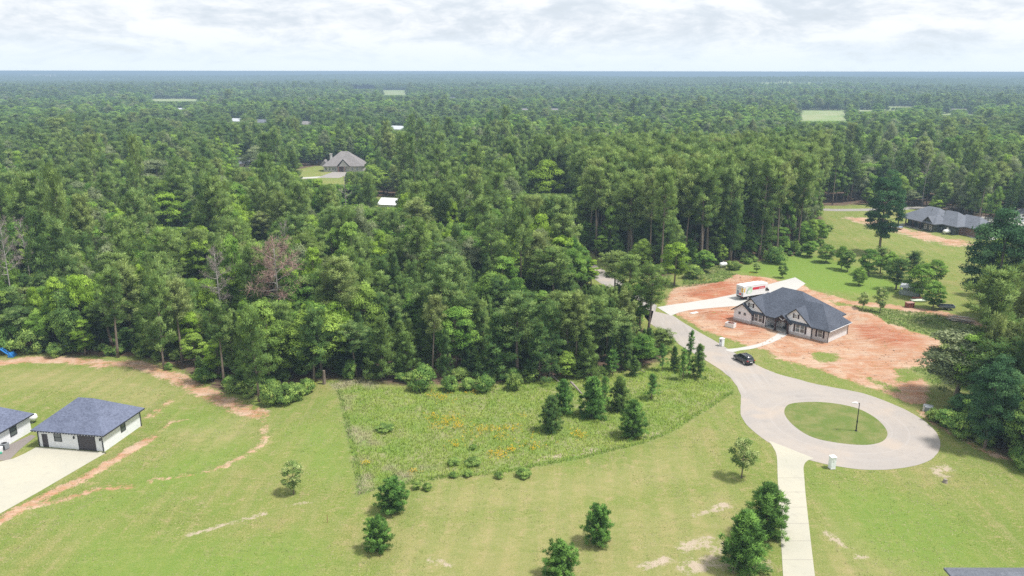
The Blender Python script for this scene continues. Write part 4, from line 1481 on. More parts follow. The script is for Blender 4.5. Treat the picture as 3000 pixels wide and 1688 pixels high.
# white crate of rubble on the dirt
p_ = g(2140, 957)
CR = thing('waste_crate', (p_[0], p_[1], 0), R(-40), 'white waste crate with brown scraps on red dirt before the farmhouse', 'crate')
for (x0, x1, y0, y1) in ((-1.0, 1.0, -.7, -.62), (-1.0, 1.0, .62, .7), (-1.0, -.92, -.618, .618), (.92, 1.0, -.618, .618)):
    MB().box(x0, x1, y0, y1, .06, .95).build('panel', M['white'], CR)
MB().box(-1.05, 1.05, -.75, .75, 0, .06).build('pallet', M['wood'], CR)
mb = MB()
for k in range(14):
    x, y = rng.uniform(-.75, .75), rng.uniform(-.45, .45)
    a = rng.uniform(0, 3)
    mb.tube([(x - .25 * math.cos(a), y - .25 * math.sin(a), .8 + rng.uniform(-.1, .25)), (x + .25 * math.cos(a), y + .25 * math.sin(a), .85 + rng.uniform(-.1, .3))], .09, 5)
mb.build('scraps', M['rustbox'], CR)
# white pipes lying by the drive
p_ = g(2030, 917)
PP = thing('pipe_bundle', (p_[0], p_[1], .05), R(-55), 'short white pipes lying beside the new drive', 'pipes')
for k in range(3):
    MB().tube([(k * .3, -1.0 + k * .1, .1), (k * .3 + .1, 1.1, .1)], .09, 8).build('pipe', M['white'], PP)
# galvanised carport, white boat, brown box, lumber heap behind the house
p_ = g(2632, 862)
CP = thing('carport', (p_[0], p_[1], 0), R(-38), 'small carport with silver metal roof under the trees', 'carport')
for (x, y) in ((.2, .2), (4.8, .2), (.2, 3.8), (4.8, 3.8)):
    MB().box(x - .08, x + .08, y - .08, y + .08, 0, 2.0).build('post', M['plastic'], CP)
mb = MB()
mb.prism([(0, -.2, 2.0), (5, -.2, 2.0), (5, -.2, 2.06), (0, -.2, 2.06)], (0, 2.2, .65))
mb.prism([(0, 2.002, 2.65), (5, 2.002, 2.65), (5, 2.002, 2.71), (0, 2.002, 2.71)], (0, 2.2, -.65))
mb.build('roof', M['galv'], CP)
for k in range(9):
    x = .05 + k * .6
    MB().prism([(x, -.2, 2.06), (x + .08, -.2, 2.06), (x + .08, -.2, 2.11), (x, -.2, 2.11)], (0, 2.19, .65)).build('roof_rib', M['grey'], CP)
for (x0, x1, y0, y1) in ((.3, 4.7, .18, .23), (.3, 4.7, 3.78, 3.83)):
    MB().box(x0, x1, y0, y1, .1, 1.3).build('mesh_panel', M['plastic'], CP)
p_ = g(2693, 882)
BO = thing('jon_boat', (p_[0], p_[1], 0), R(-6), 'pale upturned boat lying under the trees beside the carport', 'boat')
rings = []
for i in range(8):
    x = -1.9 + i * .54
    w = .72 * (1 - max(0, (i - 4) / 3.4) ** 2 * .8)
    rings.append([(x, -w, .12), (x, -w * .85, .42 + .03 * i), (x, w * .85, .42 + .03 * i), (x, w, .12)])
V_, F_ = loft(rings)
mesh_obj('hull', V_, F_, plain('pale_green_hull', (.60, .66, .52), .4, .08), BO, True)
MB().box(-1.3, 1.0, .75, 1.25, .15, .85).build('crate', M['rustbox'], BO)
MB().tube([(1.0, .9, .7), (1.9, .6, .25)], .12, 8).build('outboard', M['slate'], BO)
p_ = g(2664, 899)
BX = thing('wooden_crate', (p_[0], p_[1], 0), R(8), 'red brown wooden crate standing at the dirt track edge', 'crate')
MB().box(-.85, .85, -.6, .6, .05, 1.15).build('body', M['rustbox'], BX)
MB().box(-.92, .92, -.67, .67, 1.15, 1.25).build('lid', plain('pinkish_board', (.42, .24, .20)), BX)
for x in (-.6, 0, .6):
    MB().box(x - .06, x + .06, -.64, -.605, .05, 1.15).build('batten', M['brown'], BX)
p_ = g(2815, 940)
LB = thing('lumber_pile', (p_[0], p_[1], 0), R(-28), 'heap of grey weathered boards on the red dirt edge', 'lumber')
for k in range(16):
    a = rng.normal(0, .12)
    x, y = rng.uniform(-1.2, 1.2), rng.uniform(-1.3, 1.3)
    l = rng.uniform(1.6, 2.6)
    z = .3 + .035 * k
    d_ = np.array([math.cos(a), math.sin(a), rng.uniform(-.12, .05)])
    n_ = np.array([-math.sin(a), math.cos(a), 0]) * .16
    c0 = np.array([x, y, z])
    MB().prism([c0 - d_ * l - n_, c0 + d_ * l - n_, c0 + d_ * l + n_, c0 - d_ * l + n_], (0, 0, .05)).build('board', M['wood'], LB)
# dark parked trailer in the shade of the big tree
p_ = g(2772, 905)
TL = thing('utility_trailer', (p_[0], p_[1], 0), R(-12), 'dark utility trailer in the shade under the big tree', 'trailer')
MB().box(-1.9, 1.6, -.9, .9, .55, .65).build('bed', M['black'], TL)
for (x0, x1, y0, y1) in ((-1.9, 1.6, -.9, -.84), (-1.9, 1.6, .84, .9), (1.54, 1.6, -.838, .838)):
    MB().box(x0, x1, y0, y1, .651, 1.1).build('side', M['slate'], TL)
MB().tube([(-1.9, 0, .6), (-3.0, 0, .5)], .06, 6).build('tow_bar', M['black'], TL)
for s in (-1, 1):
    wheel(TL, .2, s * 1.05, .33, .2, s)
# utility pedestal
p_ = g(2718, 1203)
UB = thing('utility_box', (p_[0], p_[1], 0), R(-30), 'grey green utility box at the edge of the dark shrubs', 'utility box')
MB().box(-.65, .65, -.45, .45, 0, .75).build('cabinet', M['plastic'], UB)
MB().prism([(-.7, -.5, .75), (.7, -.5, .75), (.7, .5, .95), (-.7, .5, .95)], (0, 0, .05)).build('lid', M['grey'], UB)
p_ = g(2709, 1204)
UP = thing('utility_pedestal', (p_[0] - .2, p_[1], 0), 0, 'slim grey pedestal post beside the utility box', 'post')
MB().box(-.1, .1, -.1, .1, 0, 1.0).build('post', M['offwhite'], UP)
MB().box(-.14, .14, -.14, .14, 1.0, 1.12).build('cap', M['grey'], UP)
# blue machine arm at the left edge
p_ = g(28, 1046)
TA = thing('loader_arm', (p_[0], p_[1], 0), R(8), 'blue loader arm resting on the grass at left picture edge', 'machine')
for s in (-.35, .35):
    MB().tube([(-3.4, s, 1.35), (-2.0, s, 1.65), (-1.25, s, 1.65), (-.35, s, .8), (.25, s, .35)], [.14, .15, .16, .15, .12], 6).build('arm', M['blue'], TA)
    MB().tube([(-2.6, s, 1.2), (-.8, s, .75)], .06, 6).build('hydraulic_ram', M['black'], TA)
mb = MB()
mb.prism([(.1, -.9, .1), (.9, -.9, .0), (1.1, -.9, .06), (.55, -.9, .75), (.15, -.9, .7)], (0, 1.8, 0))
mb.build('bucket', M['blue'], TA)
MB().box(-5.5, -3.2, -.55, .55, .6, 1.7).build('hood', M['blue'], TA)
MB().tube([(-3.0, -.2, 1.5), (-1.6, -.2, 1.75)], .05, 6).build('hose', M['black'], TA)
for s in (-.85, .85):
    wheel(TA, -3.6, s, .5, .3, 1 if s > 0 else -1)
# blue tarp
p_ = g(208, 1018)
TP = MB()
V_, F_ = [], []
n_ = 9
for i in range(n_):
    for j in range(n_):
        x, y = (i - 4) * .24, (j - 4) * .22
        V_.append((x, y, max(.02, 1.15 - 1.0 * math.hypot(x, y) + .22 * math.sin(7 * x + 5 * y) * math.cos(6 * y))))
for i in range(n_ - 1):
    for j in range(n_ - 1):
        F_.append((i * n_ + j, (i + 1) * n_ + j, (i + 1) * n_ + j + 1, i * n_ + j + 1))
tp = mesh_obj('tarp', V_, F_, M['tarp'], None)
tp.location = (p_[0], p_[1], .35)
tag(tp, 'crumpled blue tarp over a heap at the left wood edge', 'tarp')
# trampoline
p_ = g(*K3([(362, 530)])[0])
TP = thing('trampoline', (p_[0], p_[1], 0), R(10), 'round dark trampoline beside the ranch house porch', 'trampoline')
MB().tube([(0, 0, .85), (0, 0, .9)], 2.2, 20).build('mat', M['slate'], TP)
for k in range(6):
    a = k * math.pi / 3
    MB().tube([(2.1 * math.cos(a), 2.1 * math.sin(a), 0), (2.1 * math.cos(a), 2.1 * math.sin(a), .9)], .05, 6).build('leg', M['grey'], TP)
    MB().tube([(2.15 * math.cos(a), 2.15 * math.sin(a), .9), (2.15 * math.cos(a), 2.15 * math.sin(a), 2.5)], .03, 6).build('net_pole', M['slate'], TP)
MB().tube([(0, 0, .86), (0, 0, .94)], 2.3, 20, False).build('rim', M['black'], TP)
# fallen logs
def log(px0, py0, px1, py1, r, label, z0=.2, z1=.2):
    a = g(px0, py0)
    b = g(px1, py1)
    pts = [np.array([a[0] + (b[0] - a[0]) * t, a[1] + (b[1] - a[1]) * t, z0 + (z1 - z0) * t + .06 * math.sin(5 * t)]) - np.array([a[0], a[1], 0]) for t in np.linspace(0, 1, 7)]
    o = MB().tube(pts, [r * (1 - .45 * t) for t in np.linspace(0, 1, 7)], 8).build('fallen_log', M['log'], None, True)
    o.location = (a[0], a[1], 0)
    return tag(o, label, 'log', 'logs on the ground')


log(1606, 1100, 1640, 1122, .26, 'fallen grey log in shade at the wood edge behind the meadow', .5, .15)
log(1672, 1133, 1706, 1156, .22, 'broken log leaning between the small meadow pines', .9, .15)
log(1862, 1082, 1890, 1092, .12, 'thin fallen branch near the road side saplings')
log(1068, 1108, 1105, 1094, .14, 'fallen pole lying by the gap in the dark pines')
log(1000, 1062, 1056, 1052, .14, 'long fallen pole deep in the gap of the dark pines')
# survey stake, stump
p_ = g(960, 1532)
o = MB().tube([(0, 0, 0), (.03, 0, .9), (.03, 0, 1.15)], [.035, .03, .03], 6).build('survey_stake', M['rustbox'])
o.location = p_
tag(o, 'thin wooden survey stake standing alone in the mown lawn', 'stake')
p_ = g(2769, 1412)
o = MB().tube([(0, 0, 0), (0, 0, .25), (.03, 0, .5)], [.36, .27, .25], 10).build('stump', M['log'])
o.location = p_
tag(o, 'small tree stump in the bare patch right of the circle', 'stump')
# snapped trunk at the forest edge
p_ = g(950, 1126)
o = MB().tube([(0, 0, 0), (.05, 0, 1.3), (.1, 0, 2.6)], [.32, .29, .22], 9).build('snag', M['bark'])
o.location = p_
tag(o, 'broken tree trunk standing at the corner of the brush', 'snag')
# radio mast and water tower on the horizon
p_ = np.array([(880 - 1500) / FPX * 9000, 9000, 0])
o = thing('water_tower', tuple(p_), 0, 'tiny water tower on the horizon left of centre', 'tower')
MB().tube([(0, 0, 0), (0, 0, 44)], 4, 8).build('stem', M['offwhite'], o)
MB().tube([(0, 0, 39), (0, 0, 43), (0, 0, 50), (0, 0, 53)], [5, 14, 14, 4], 14).build('bowl', M['offwhite'], o)


# ================================================================== trees
def unit(v):
    return v / (np.linalg.norm(v, axis=-1, keepdims=True) + 1e-9)


def blades(c, d, ln, w, r_):
    """one triangle per needle spray: c base points, d directions"""
    n = len(c)
    p = unit(np.cross(d, unit(r_.normal(size=(n, 3)))))
    V = np.empty((n, 3, 3))
    V[:, 0] = c - p * (w / 2)[:, None]
    V[:, 1] = c + p * (w / 2)[:, None]
    V[:, 2] = c + d * ln[:, None]
    return V.reshape(-1, 3), np.arange(3 * n).reshape(-1, 3)


def leaves(c, nrm, size, r_):
    """one diamond-shaped leaf spray (4 points) per centre"""
    n = len(c)
    a = unit(np.cross(nrm, r_.normal(size=(n, 3))))
    b_ = np.cross(unit(nrm), a)
    V = np.empty((n, 4, 3))
    s = size[:, None]
    V[:, 0] = c - a * s * .6
    V[:, 1] = c + b_ * s * .36 + nrm * s * .1
    V[:, 2] = c + a * s * .6
    V[:, 3] = c - b_ * s * .36 + nrm * s * .1
    return V.reshape(-1, 3), np.arange(4 * n).reshape(-1, 4)


def trunk_mesh(name, h, r0, bend, limbs, mat, r_, top=.96, nseg=8, nside=7):
    mb = MB()
    ph = r_.uniform(0, 6.28, 2)
    def at(t):
        return np.array([bend * math.sin(2.2 * t + ph[0]) - bend * math.sin(ph[0]), bend * math.sin(1.9 * t + ph[1]) - bend * math.sin(ph[1]), t * h])
    ts = np.linspace(0, top, nseg)
    mb.tube([at(t) - (0, 0, .3 if t == 0 else 0) for t in ts], [r0 * (1.25 if t == 0 else 1) * (1 - .88 * t) for t in ts], nside)
    for (z, d, l, rr) in limbs:
        p0 = at(z)
        p1 = p0 + np.array(d) * l * .55 + (0, 0, -.03 * l)
        p2 = p0 + np.array(d) * l + (0, 0, .08 * l)
        mb.tube([p0, p1, p2], [rr, rr * .7, rr * .25], 4, False)
    o = mb.build(name, mat)
    me = o.data
    me.polygons.foreach_set('use_smooth', np.ones(len(me.polygons), dtype=bool))
    bpy.data.objects.remove(o)
    return me, at


def face_out(V, F, want, k=.65):
    """turn each leaf to face outwards and soften its normal towards that side"""
    V = np.asarray(V)
    a, b_, c = V[F[:, 0]], V[F[:, 1]], V[F[:, 2]]
    fn = unit(np.cross(b_ - a, c - a))
    flip = (fn * want).sum(1) < 0
    F = F.copy()
    F[flip] = F[flip][:, ::-1]
    fn[flip] *= -1
    nrm = unit(fn * (1 - k) + want * k)
    vn = np.zeros_like(V)
    vn[F.ravel()] = np.repeat(nrm, F.shape[1], 0)
    return F, vn


def crown_mesh(name, V, F, tint, mat, want=None):
    vn = None
    if want is not None:
        F, vn = face_out(V, F, want)
    o = mesh_obj(name, V, F, mat, attrs={'tint': tint})
    me = o.data
    if vn is not None:
        me.polygons.foreach_set('use_smooth', np.ones(len(me.polygons), dtype=bool))
        me.normals_split_custom_set_from_vertices(vn.tolist())
    bpy.data.objects.remove(o)
    return me


PROTO = {}


def add_proto(kind, trunk, crown, h, w):
    co = np.empty(len(crown.vertices) * 3, np.float32)
    crown.vertices.foreach_get('co', co)
    co = co.reshape(-1, 3)
    h = float(np.percentile(co[:, 2], 99.7))
    w = 2 * float(np.percentile(np.hypot(co[:, 0], co[:, 1]), 98))
    PROTO.setdefault(kind, []).append(dict(trunk=trunk, crown=crown, h=h, w=w, src=None))


def conifer(kind, seed, h, cr, base, nb, K, profile, up0, up1, mat, bl=.55, bw=.17, rc=.75, flat=.6, inner=.4, bendy=.3, spread=.9, gap=.0, seg=.95, r0=None):
    r_ = np.random.default_rng(seed)
    limbs, info = [], []
    az = r_.uniform(0, 6.28)
    for i in range(nb):
        u = (i + r_.uniform(-.4, .4)) / nb
        u = min(max(u, 0.0), .985)
        az += 2.399 + r_.normal(0, .35)
        l = cr * profile(u) * r_.uniform(.72, 1.22)
        if r_.random() < gap:
            l *= .45
        e = up0 + (up1 - up0) * u + r_.normal(0, .10)
        d = np.array([math.cos(az) * math.cos(e), math.sin(az) * math.cos(e), math.sin(e)])
        z = base + (1 - base) * u
        limbs.append((z * .98, d, l * .92, .012 * h * .22 * (1 - .6 * u) + .02))
        info.append((z * .98, d, l, u))
    tm, at = trunk_mesh(kind + '_trunk', h, r0 or .0145 * h, bendy, limbs, M['bark'], r_)
    cs, os_, sz = [], [], []
    for z, d, l, u in info:
        p0 = at(z)
        n = max(1, int(round(l * (1 - inner) / seg)) + 1)
        for t in np.linspace(inner, 1.0, n) if n > 1 else [1.0]:
            side = r_.normal(0, .30 * l * .35, 3)
            side[2] *= .4
            cs.append(p0 + d * l * t + side + (0, 0, .06 * l * t * t))
            os_.append(d * (.5 + t * .5) + (0, 0, .35))
            sz.append(rc * r_.uniform(.7, 1.25) * (.75 + .35 * t))
    top = at(.98)
    for k in range(3):
        cs.append(top + r_.normal(0, .2, 3))
        os_.append(np.array([0, 0, 1.0]))
        sz.append(rc * .8)
    cs, os_, sz = np.array(cs), unit(np.array(os_)), np.array(sz)
    n = len(cs)
    ct = r_.random(n)
    idx = np.repeat(np.arange(n), K)
    rd = unit(r_.normal(size=(len(idx), 3)))
    rd[:, 2] *= flat
    off = rd * (r_.random(len(idx)) ** .5 * sz[idx] * .75)[:, None]
    c = cs[idx] + off
    d = unit(os_[idx] * .55 + rd * spread + r_.normal(0, .35, (len(idx), 3)) + (0, 0, .25))
    V, F = blades(c, d, bl * r_.uniform(.7, 1.3, len(idx)), bw * r_.uniform(.7, 1.4, len(idx)), r_)
    tint = np.repeat(np.clip(ct[idx] * .75 + r_.random(len(idx)) * .25, 0, 1), 3)
    add_proto(kind, tm, crown_mesh(kind + '_crown', V, F, tint, mat, unit(rd * .6 + os_[idx] * .5 + (0, 0, .3))), h, 2 * cr)


def broadleaf(kind, seed, h, cr, base, ncl, K, mat, size=.42, lob=.33, bark='bark', shape=1.0, same_as=None):
    r_ = np.random.default_rng(seed)
    ch = h * (1 - base)
    cz = h * base + ch * .5
    cl, sz = [], []
    tries = 0
    while len(cl) < ncl and tries < 4000:
        tries += 1
        v = unit(r_.normal(size=3))
        rad = r_.uniform(.45, 1.0) ** .6
        pnt = np.array([v[0] * cr * rad, v[1] * cr * rad, cz + v[2] * ch * .5 * rad])
        hz = (pnt[2] - h * base) / ch
        wid = (.55 + .45 * math.sin(math.pi * min(1, max(0, hz * .8 + .18)))) * shape + (1 - shape)
        pnt[:2] *= wid
        if cl and np.min(np.linalg.norm(np.array(cl) - pnt, axis=1)) < cr * lob * .62:
            continue
        cl.append(pnt)
        sz.append(cr * lob * r_.uniform(.75, 1.3))
    cl, sz = np.array(cl), np.array(sz)
    limbs = []
    for q in cl[:: max(1, len(cl) // 14)]:
        z = max(base * .7, min(.85, (q[2] - .35 * np.hypot(q[0], q[1])) / h))
        d = q - np.array([0, 0, z * h])
        l = np.linalg.norm(d)
        limbs.append((z, d / l, l, .012 * h * .35))
    tm, at = trunk_mesh(kind + '_trunk', h, .016 * h + .03, .25, limbs, M[bark], r_, top=.8)
    n = len(cl)
    ct = r_.random(n)
    idx = np.repeat(np.arange(n), K)
    v = unit(r_.normal(size=(len(idx), 3)))
    v[:, 2] = np.where(v[:, 2] < -.25, -v[:, 2] * .6, v[:, 2])
    v = unit(v)
    rad = sz[idx] * (r_.random(len(idx)) ** .33) * r_.uniform(.8, 1.2, len(idx))
    c = cl[idx] + v * rad[:, None] * np.array([1, 1, .8])
    nr = unit(v + r_.normal(0, .55, v.shape) + (0, 0, .35))
    V, F = leaves(c, nr, size * r_.uniform(.65, 1.35, len(idx)), r_)
    tint = np.repeat(np.clip(ct[idx] * .6 + r_.random(len(idx)) * .4, 0, 1), 4)
    mats = mat if isinstance(mat, list) else [(kind, mat)]
    for kn, mm in mats:
        add_proto(kn, tm, crown_mesh(kn + '_crown', V, F, tint, mm, unit(v + unit(cl - np.array([0, 0, cz]))[idx] * .5 + (0, 0, .25))), h, 2 * cr)


def deadtree(kind, seed, h, cr, base, mat, n1=16, n2=6, n3=7, bark='palebark', th=.05):
    r_ = np.random.default_rng(seed)
    limbs = []
    tw = MB()
    az = 0
    segs = []
    for i in range(n1):
        u = i / n1
        az += 2.399 + r_.normal(0, .3)
        e = .15 + .75 * u + r_.normal(0, .15)
        l = cr * (1.05 - .55 * u) * r_.uniform(.75, 1.15)
        d = np.array([math.cos(az) * math.cos(e), math.sin(az) * math.cos(e), math.sin(e)])
        z = base + (1 - base) * u * .95
        limbs.append((z, d, l, .08 * (1 - .5 * u)))
        segs.append((z, d, l))
    tm, at = trunk_mesh(kind + '_trunk', h, .0135 * h, .35, limbs, M[bark], r_)
    Vs, Fs = [], []

    def twig(p, q, w):
        d = unit(q - p)
        a = unit(np.cross(d, r_.normal(size=3))) * w
        o = len(Vs)
        Vs.extend([p - a, p + a, q])
        Fs.append((o, o + 1, o + 2))

    for z, d, l in segs:
        p0 = at(z)
        for t in np.linspace(.3, 1, n2):
            p1 = p0 + d * l * t + np.array([0, 0, .05 * l * t])
            for k in range(n3):
                d2 = unit(d * .6 + r_.normal(0, .65, 3) + (0, 0, .35))
                l2 = l * r_.uniform(.22, .42)
                p2 = p1 + d2 * l2
                twig(p1, p2, th)
                for s in (.4, .7, .9):
                    d3 = unit(d2 + r_.normal(0, .7, 3) + (0, 0, .2))
                    twig(p1 + d2 * l2 * s, p1 + d2 * l2 * s + d3 * l2 * .55, th * .7)
    cm = crown_mesh(kind + '_crown', np.array(Vs), np.array(Fs), np.zeros(len(Vs)), mat)
    add_proto(kind, tm, cm, h, 2 * cr)


sinp = lambda u: .30 + .75 * math.sin(math.pi * min(1, .12 + .82 * u)) ** .9
for s, (b0, cr_) in enumerate(((.52, 3.3), (.46, 3.5), (.58, 3.1), (.42, 3.2), (.55, 3.8), (.38, 3.6), (.62, 3.4))):
    conifer('tall_pine', 10 + s, 24, cr_, b0, 44, 84, sinp, .05, .75, M['pine'], .50, .135, .95, .85, .40, .45, gap=.12)
for s, cr_ in enumerate((3.0, 3.3, 2.8, 3.2)):
    conifer('pine', 20 + s, 17, cr_, 0.26, 48, 80, lambda u: .42 + .62 * math.sin(math.pi * min(1, .2 + .72 * u)) ** .9 * (1.1 - .35 * u), .0, .8, M['pine' if s % 2 else 'darkpine'], .50, .13, .90, .85, .35, .3, gap=.08)
for s, cr_ in enumerate((2.6, 2.3, 2.9, 2.5)):
    conifer('young_pine', 30 + s, 10, cr_, .05, 66, 70, lambda u: (1 - u) ** .72 * .98 + .12, .12, .95, M['darkpine'], .42, .11, .58, .7, .35, .15, gap=.05, seg=.8)
for s, cr_ in enumerate((2.0, 1.85, 2.1)):
    conifer('lawn_pine', 40 + s, 5.0, cr_, .05, 90, 66, lambda u: (math.sin(math.pi * min(1, .25 + .66 * u)) ** .8) * 1.0, .05, 1.1, M['lawnleaf'], .30, .078, .36, .8, .3, .08, gap=.0, seg=.5)
for s, cr_ in enumerate((2.0, 1.7, 1.85)):
    conifer('meadow_pine', 140 + s, 6.5, cr_, .03, 90, 64, lambda u: (math.sin(math.pi * min(1, .34 + .62 * u)) ** .9) * .95 + .06, .05, 1.1, M['darkpine' if s == 1 else 'lawnleaf'], .33, .088, .40, .8, .3, .1, gap=.03, seg=.5)
for s, cr_ in enumerate((1.25, 1.1)):
    conifer('sparse_pine', 46 + s, 6.5, cr_, .2, 26, 30, lambda u: (1 - u) ** .6 * 1.0 + .12, .2, 1.1, M['lawnleaf'], .42, .11, .34, .8, .45, .1, gap=.1, seg=.6)
for s, (h_, cr_, b0) in enumerate(((16, 4.0, .18), (18, 4.4, .25), (14, 4.2, .14), (17, 3.4, .2), (15, 4.8, .22), (19, 3.6, .12), (12, 3.9, .1), (16, 5.0, .3))):
    broadleaf('broadleaf', 50 + s, h_, cr_, b0, 48, 300, [('broadleaf', M['broad'])] + ([('lime', M['lime'])] if s in (0, 2, 3, 5) else []) + ([('olive', M['olive'])] if s in (1, 4, 7) else []), .31)
for s, (h_, cr_, b0) in enumerate(((22, 6.0, .10), (24, 5.2, .16))):
    broadleaf('oak', 60 + s, h_, cr_, b0, 95, 290, M['oakleaf'], .33, .26)
for s, (h_, cr_) in enumerate(((4.6, 1.5), (4.4, 1.7))):
    broadleaf('sapling', 64 + s, h_, cr_, .2, 40, 120, M['sapl'], .15, .3)
for s, (h_, cr_) in enumerate(((6.5, 2.4), (6.0, 2.1), (7, 2.3))):
    broadleaf('small_tree', 68 + s, h_, cr_, .12, 50, 190, M['broad'], .20, .3)
for s, (h_, cr_) in enumerate(((2.4, 1.8), (2.0, 1.6), (3.0, 1.7))):
    broadleaf('bush', 72 + s, h_, cr_, .0, 30, 170, M['shrub'], .18, .36)
deadtree('dead_pine', 80, 20, 5.2, .42, M['pinktwig'], 22, 7, 8, 'palebark', .035)
deadtree('dead_tree', 81, 19, 3.6, .45, M['twig'], 16, 6, 7, 'palebark', .03)
deadtree('bare_tree', 82, 17, 2.6, .5, M['twig'], 10, 4, 3, 'palebark', .035)

tree_count = {}


def place(kind, x, y, h, w, label, group=None, cat='tree', rz=None, var=None, name=None):
    ps = PROTO[kind]
    i = var if var is not None else int(rng.integers(len(ps)))
    pr_ = ps[i % len(ps)]
    nm = name or {'tall_pine': 'pine_tree', 'pine': 'pine_tree', 'young_pine': 'young_pine_tree', 'lawn_pine': 'lawn_pine_tree', 'sparse_pine': 'pine_sapling', 'meadow_pine': 'meadow_pine_tree', 'broadleaf': 'broadleaf_tree', 'lime': 'broadleaf_tree',
                  'olive': 'broadleaf_tree', 'oak': 'oak_tree', 'sapling': 'sapling_tree', 'small_tree': 'small_tree', 'bush': 'bush', 'dead_pine': 'dead_pine_tree', 'dead_tree': 'dead_tree', 'bare_tree': 'dead_tree'}[kind]
    o = bpy.data.objects.new(nm, None)
    o.empty_display_size = .5
    C.objects.link(o)
    z = float(tz(x, y)[0])
    o.location = (x, y, z)
    o.rotation_euler = (rng.normal(0, .022), rng.normal(0, .022), rng.uniform(0, 6.28) if rz is None else rz)
    sw = w / pr_['w']
    o.scale = (sw, sw, h / pr_['h'])
    tag(o, label, cat, group)
    t = bpy.data.objects.new('trunk', pr_['trunk'])
    c = bpy.data.objects.new('crown', pr_['crown'])
    for q in (t, c):
        C.objects.link(q)
        q.parent = o
    if pr_['src'] is None:
        pr_['src'] = (t, c)
    return o


HERO = []      # (kind, px, py_base, py_top, width px, label, variant)


def hero(kind, px, yb, yt, wpx, label, var=None, group=None):
    p_ = g(px, yb)
    D = proj(p_[0], p_[1], 0)[2]
    h_ = hgt(px, yb, yt) * (.92 if kind in ('meadow_pine', 'lawn_pine') else 1)
    wpx = wpx * (.92 if kind in ('meadow_pine', 'lawn_pine') else 1)
    HERO.append((kind, p_[0], p_[1], h_, wpx * D / FPX, label, var, group))


hero('sapling', 861, 1449, 1352, 66, 'young tree with pale yellow green top alone in the left lawn', 0)
hero('lawn_pine', 1151, 1500, 1393, 104, 'rounded young pine at the lower corner of the tall grass meadow', 0)
hero('lawn_pine', 1110, 1612, 1509, 90, 'cone shaped young pine just below the rounded one in the lawn', 1)
hero('lawn_pine', 1755, 1592, 1466, 94, 'oval young pine alone in the middle of the lower lawn', 2)
hero('lawn_pine', 1640, 1698, 1580, 122, 'young pine cut by the bottom picture edge', 0)
hero('sapling', 2173, 1400, 1282, 84, 'pale yellow green tree beside the road circle entrance', 1)
hero('meadow_pine', 2242, 1570, 1404, 142, 'bushy pine leaning over the left driveway edge, upper of the pair', 0)
hero('meadow_pine', 2180, 1666, 1482, 150, 'bushy pine left of the driveway, lower and larger of the pair', 2)
hero('meadow_pine', 1615, 1264, 1150, 70, 'nearest dense meadow pine, leftmost of the meadow group', 1)
hero('meadow_pine', 1652, 1214, 1104, 66, 'slim meadow pine behind the leftmost of the group', 3)
hero('meadow_pine', 1735, 1220, 1094, 88, 'broad meadow pine in the middle of the group', 2)
hero('sparse_pine', 1770, 1206, 1100, 52, 'narrow meadow pine between two broader ones', 0)
hero('meadow_pine', 1815, 1202, 1094, 66, 'upright meadow pine at the back right of the group', 1)
hero('meadow_pine', 1853, 1280, 1162, 90, 'nearest right meadow pine with dark skirt to the grass', 0)
hero('sparse_pine', 1908, 1170, 1096, 54, 'thin small pine standing alone right of the meadow group', 1)
hero('tall_pine', 1268, 1100, 866, 74, 'slender tall pine with long bare trunk at wood front, shortest of three', 2)
hero('tall_pine', 1298, 1062, 768, 112, 'tall pine with bare trunk at wood front, middle of three', 0)
hero('tall_pine', 1326, 1049, 752, 128, 'tall broad crowned pine with bare trunk, right of three at wood front', 4)
hero('tall_pine', 1625, 938, 726, 150, 'broad grey green pine crown in the woods left of the road', 4)
hero('tall_pine', 1290, 905, 700, 125, 'rounded pine crown rising behind the three bare trunked pines', 1)
hero('tall_pine', 1130, 985, 793, 80, 'narrow pale pine left of the three bare trunked pines', 3)
hero('tall_pine', 1800, 893, 738, 104, 'umbrella topped pine, leftmost of three beside the road', 4)
hero('tall_pine', 1846, 942, 745, 96, 'tall thin pine, middle of three beside the road', 3)
hero('tall_pine', 1899, 978, 770, 112, 'ragged pine with drooping boughs over the road, right of three', 1)
hero('lime', 1975, 836, 712, 90, 'light green tree across the road from the ragged pine', 0)
hero('small_tree', 2062, 797, 734, 62, 'bushy tree at the pine stand edge near the white tank', 1)
hero('young_pine', 1118, 1112, 930, 112, 'bushy dark pine at the wood front left of the bare trunks', 0)
hero('young_pine', 1190, 1108, 975, 80, 'low dark pine beside the bare trunked pines', 3)
hero('young_pine', 1462, 1112, 922, 124, 'big cone shaped pine at the wood front behind the flowers', 1)
hero('young_pine', 1582, 1113, 942, 112, 'big dark cone pine at the wood front beside the fallen log', 2)
hero('young_pine', 1722, 1106, 969, 90, 'cone pine at the wood front right of the fallen log', 0)
hero('small_tree', 1655, 1110, 1030, 60, 'small leafy tree squeezed between two cone pines', 0)
hero('sparse_pine', 1795, 1098, 1024, 58, 'thin open pine at the wood edge near the road corner', 0)
hero('young_pine', 1858, 1102, 1042, 38, 'small blue green pine on the pale ground near the road', 3)
hero('sparse_pine', 1940, 1088, 1006, 36, 'slim pole pine beside the road', 1)
hero('young_pine', 1976, 1084, 1014, 36, 'small dark pine, left of the roadside clump', 1)
hero('sparse_pine', 2001, 1112, 1018, 46, 'pale pine sapling in front of the roadside clump', 0)
hero('young_pine', 2042, 1106, 1008, 60, 'broad pine in the roadside clump nearest the black suv', 2)
hero('sparse_pine', 2018, 1092, 966, 36, 'spindly pine poking above the roadside clump', 1)
hero('tall_pine', 346, 1049, 782, 92, 'leaning pine with bare pale trunk at the left dirt track', 3)
hero('tall_pine', 657, 1132, 888, 88, 'thin trunked pine at the corner of the dirt track', 2)
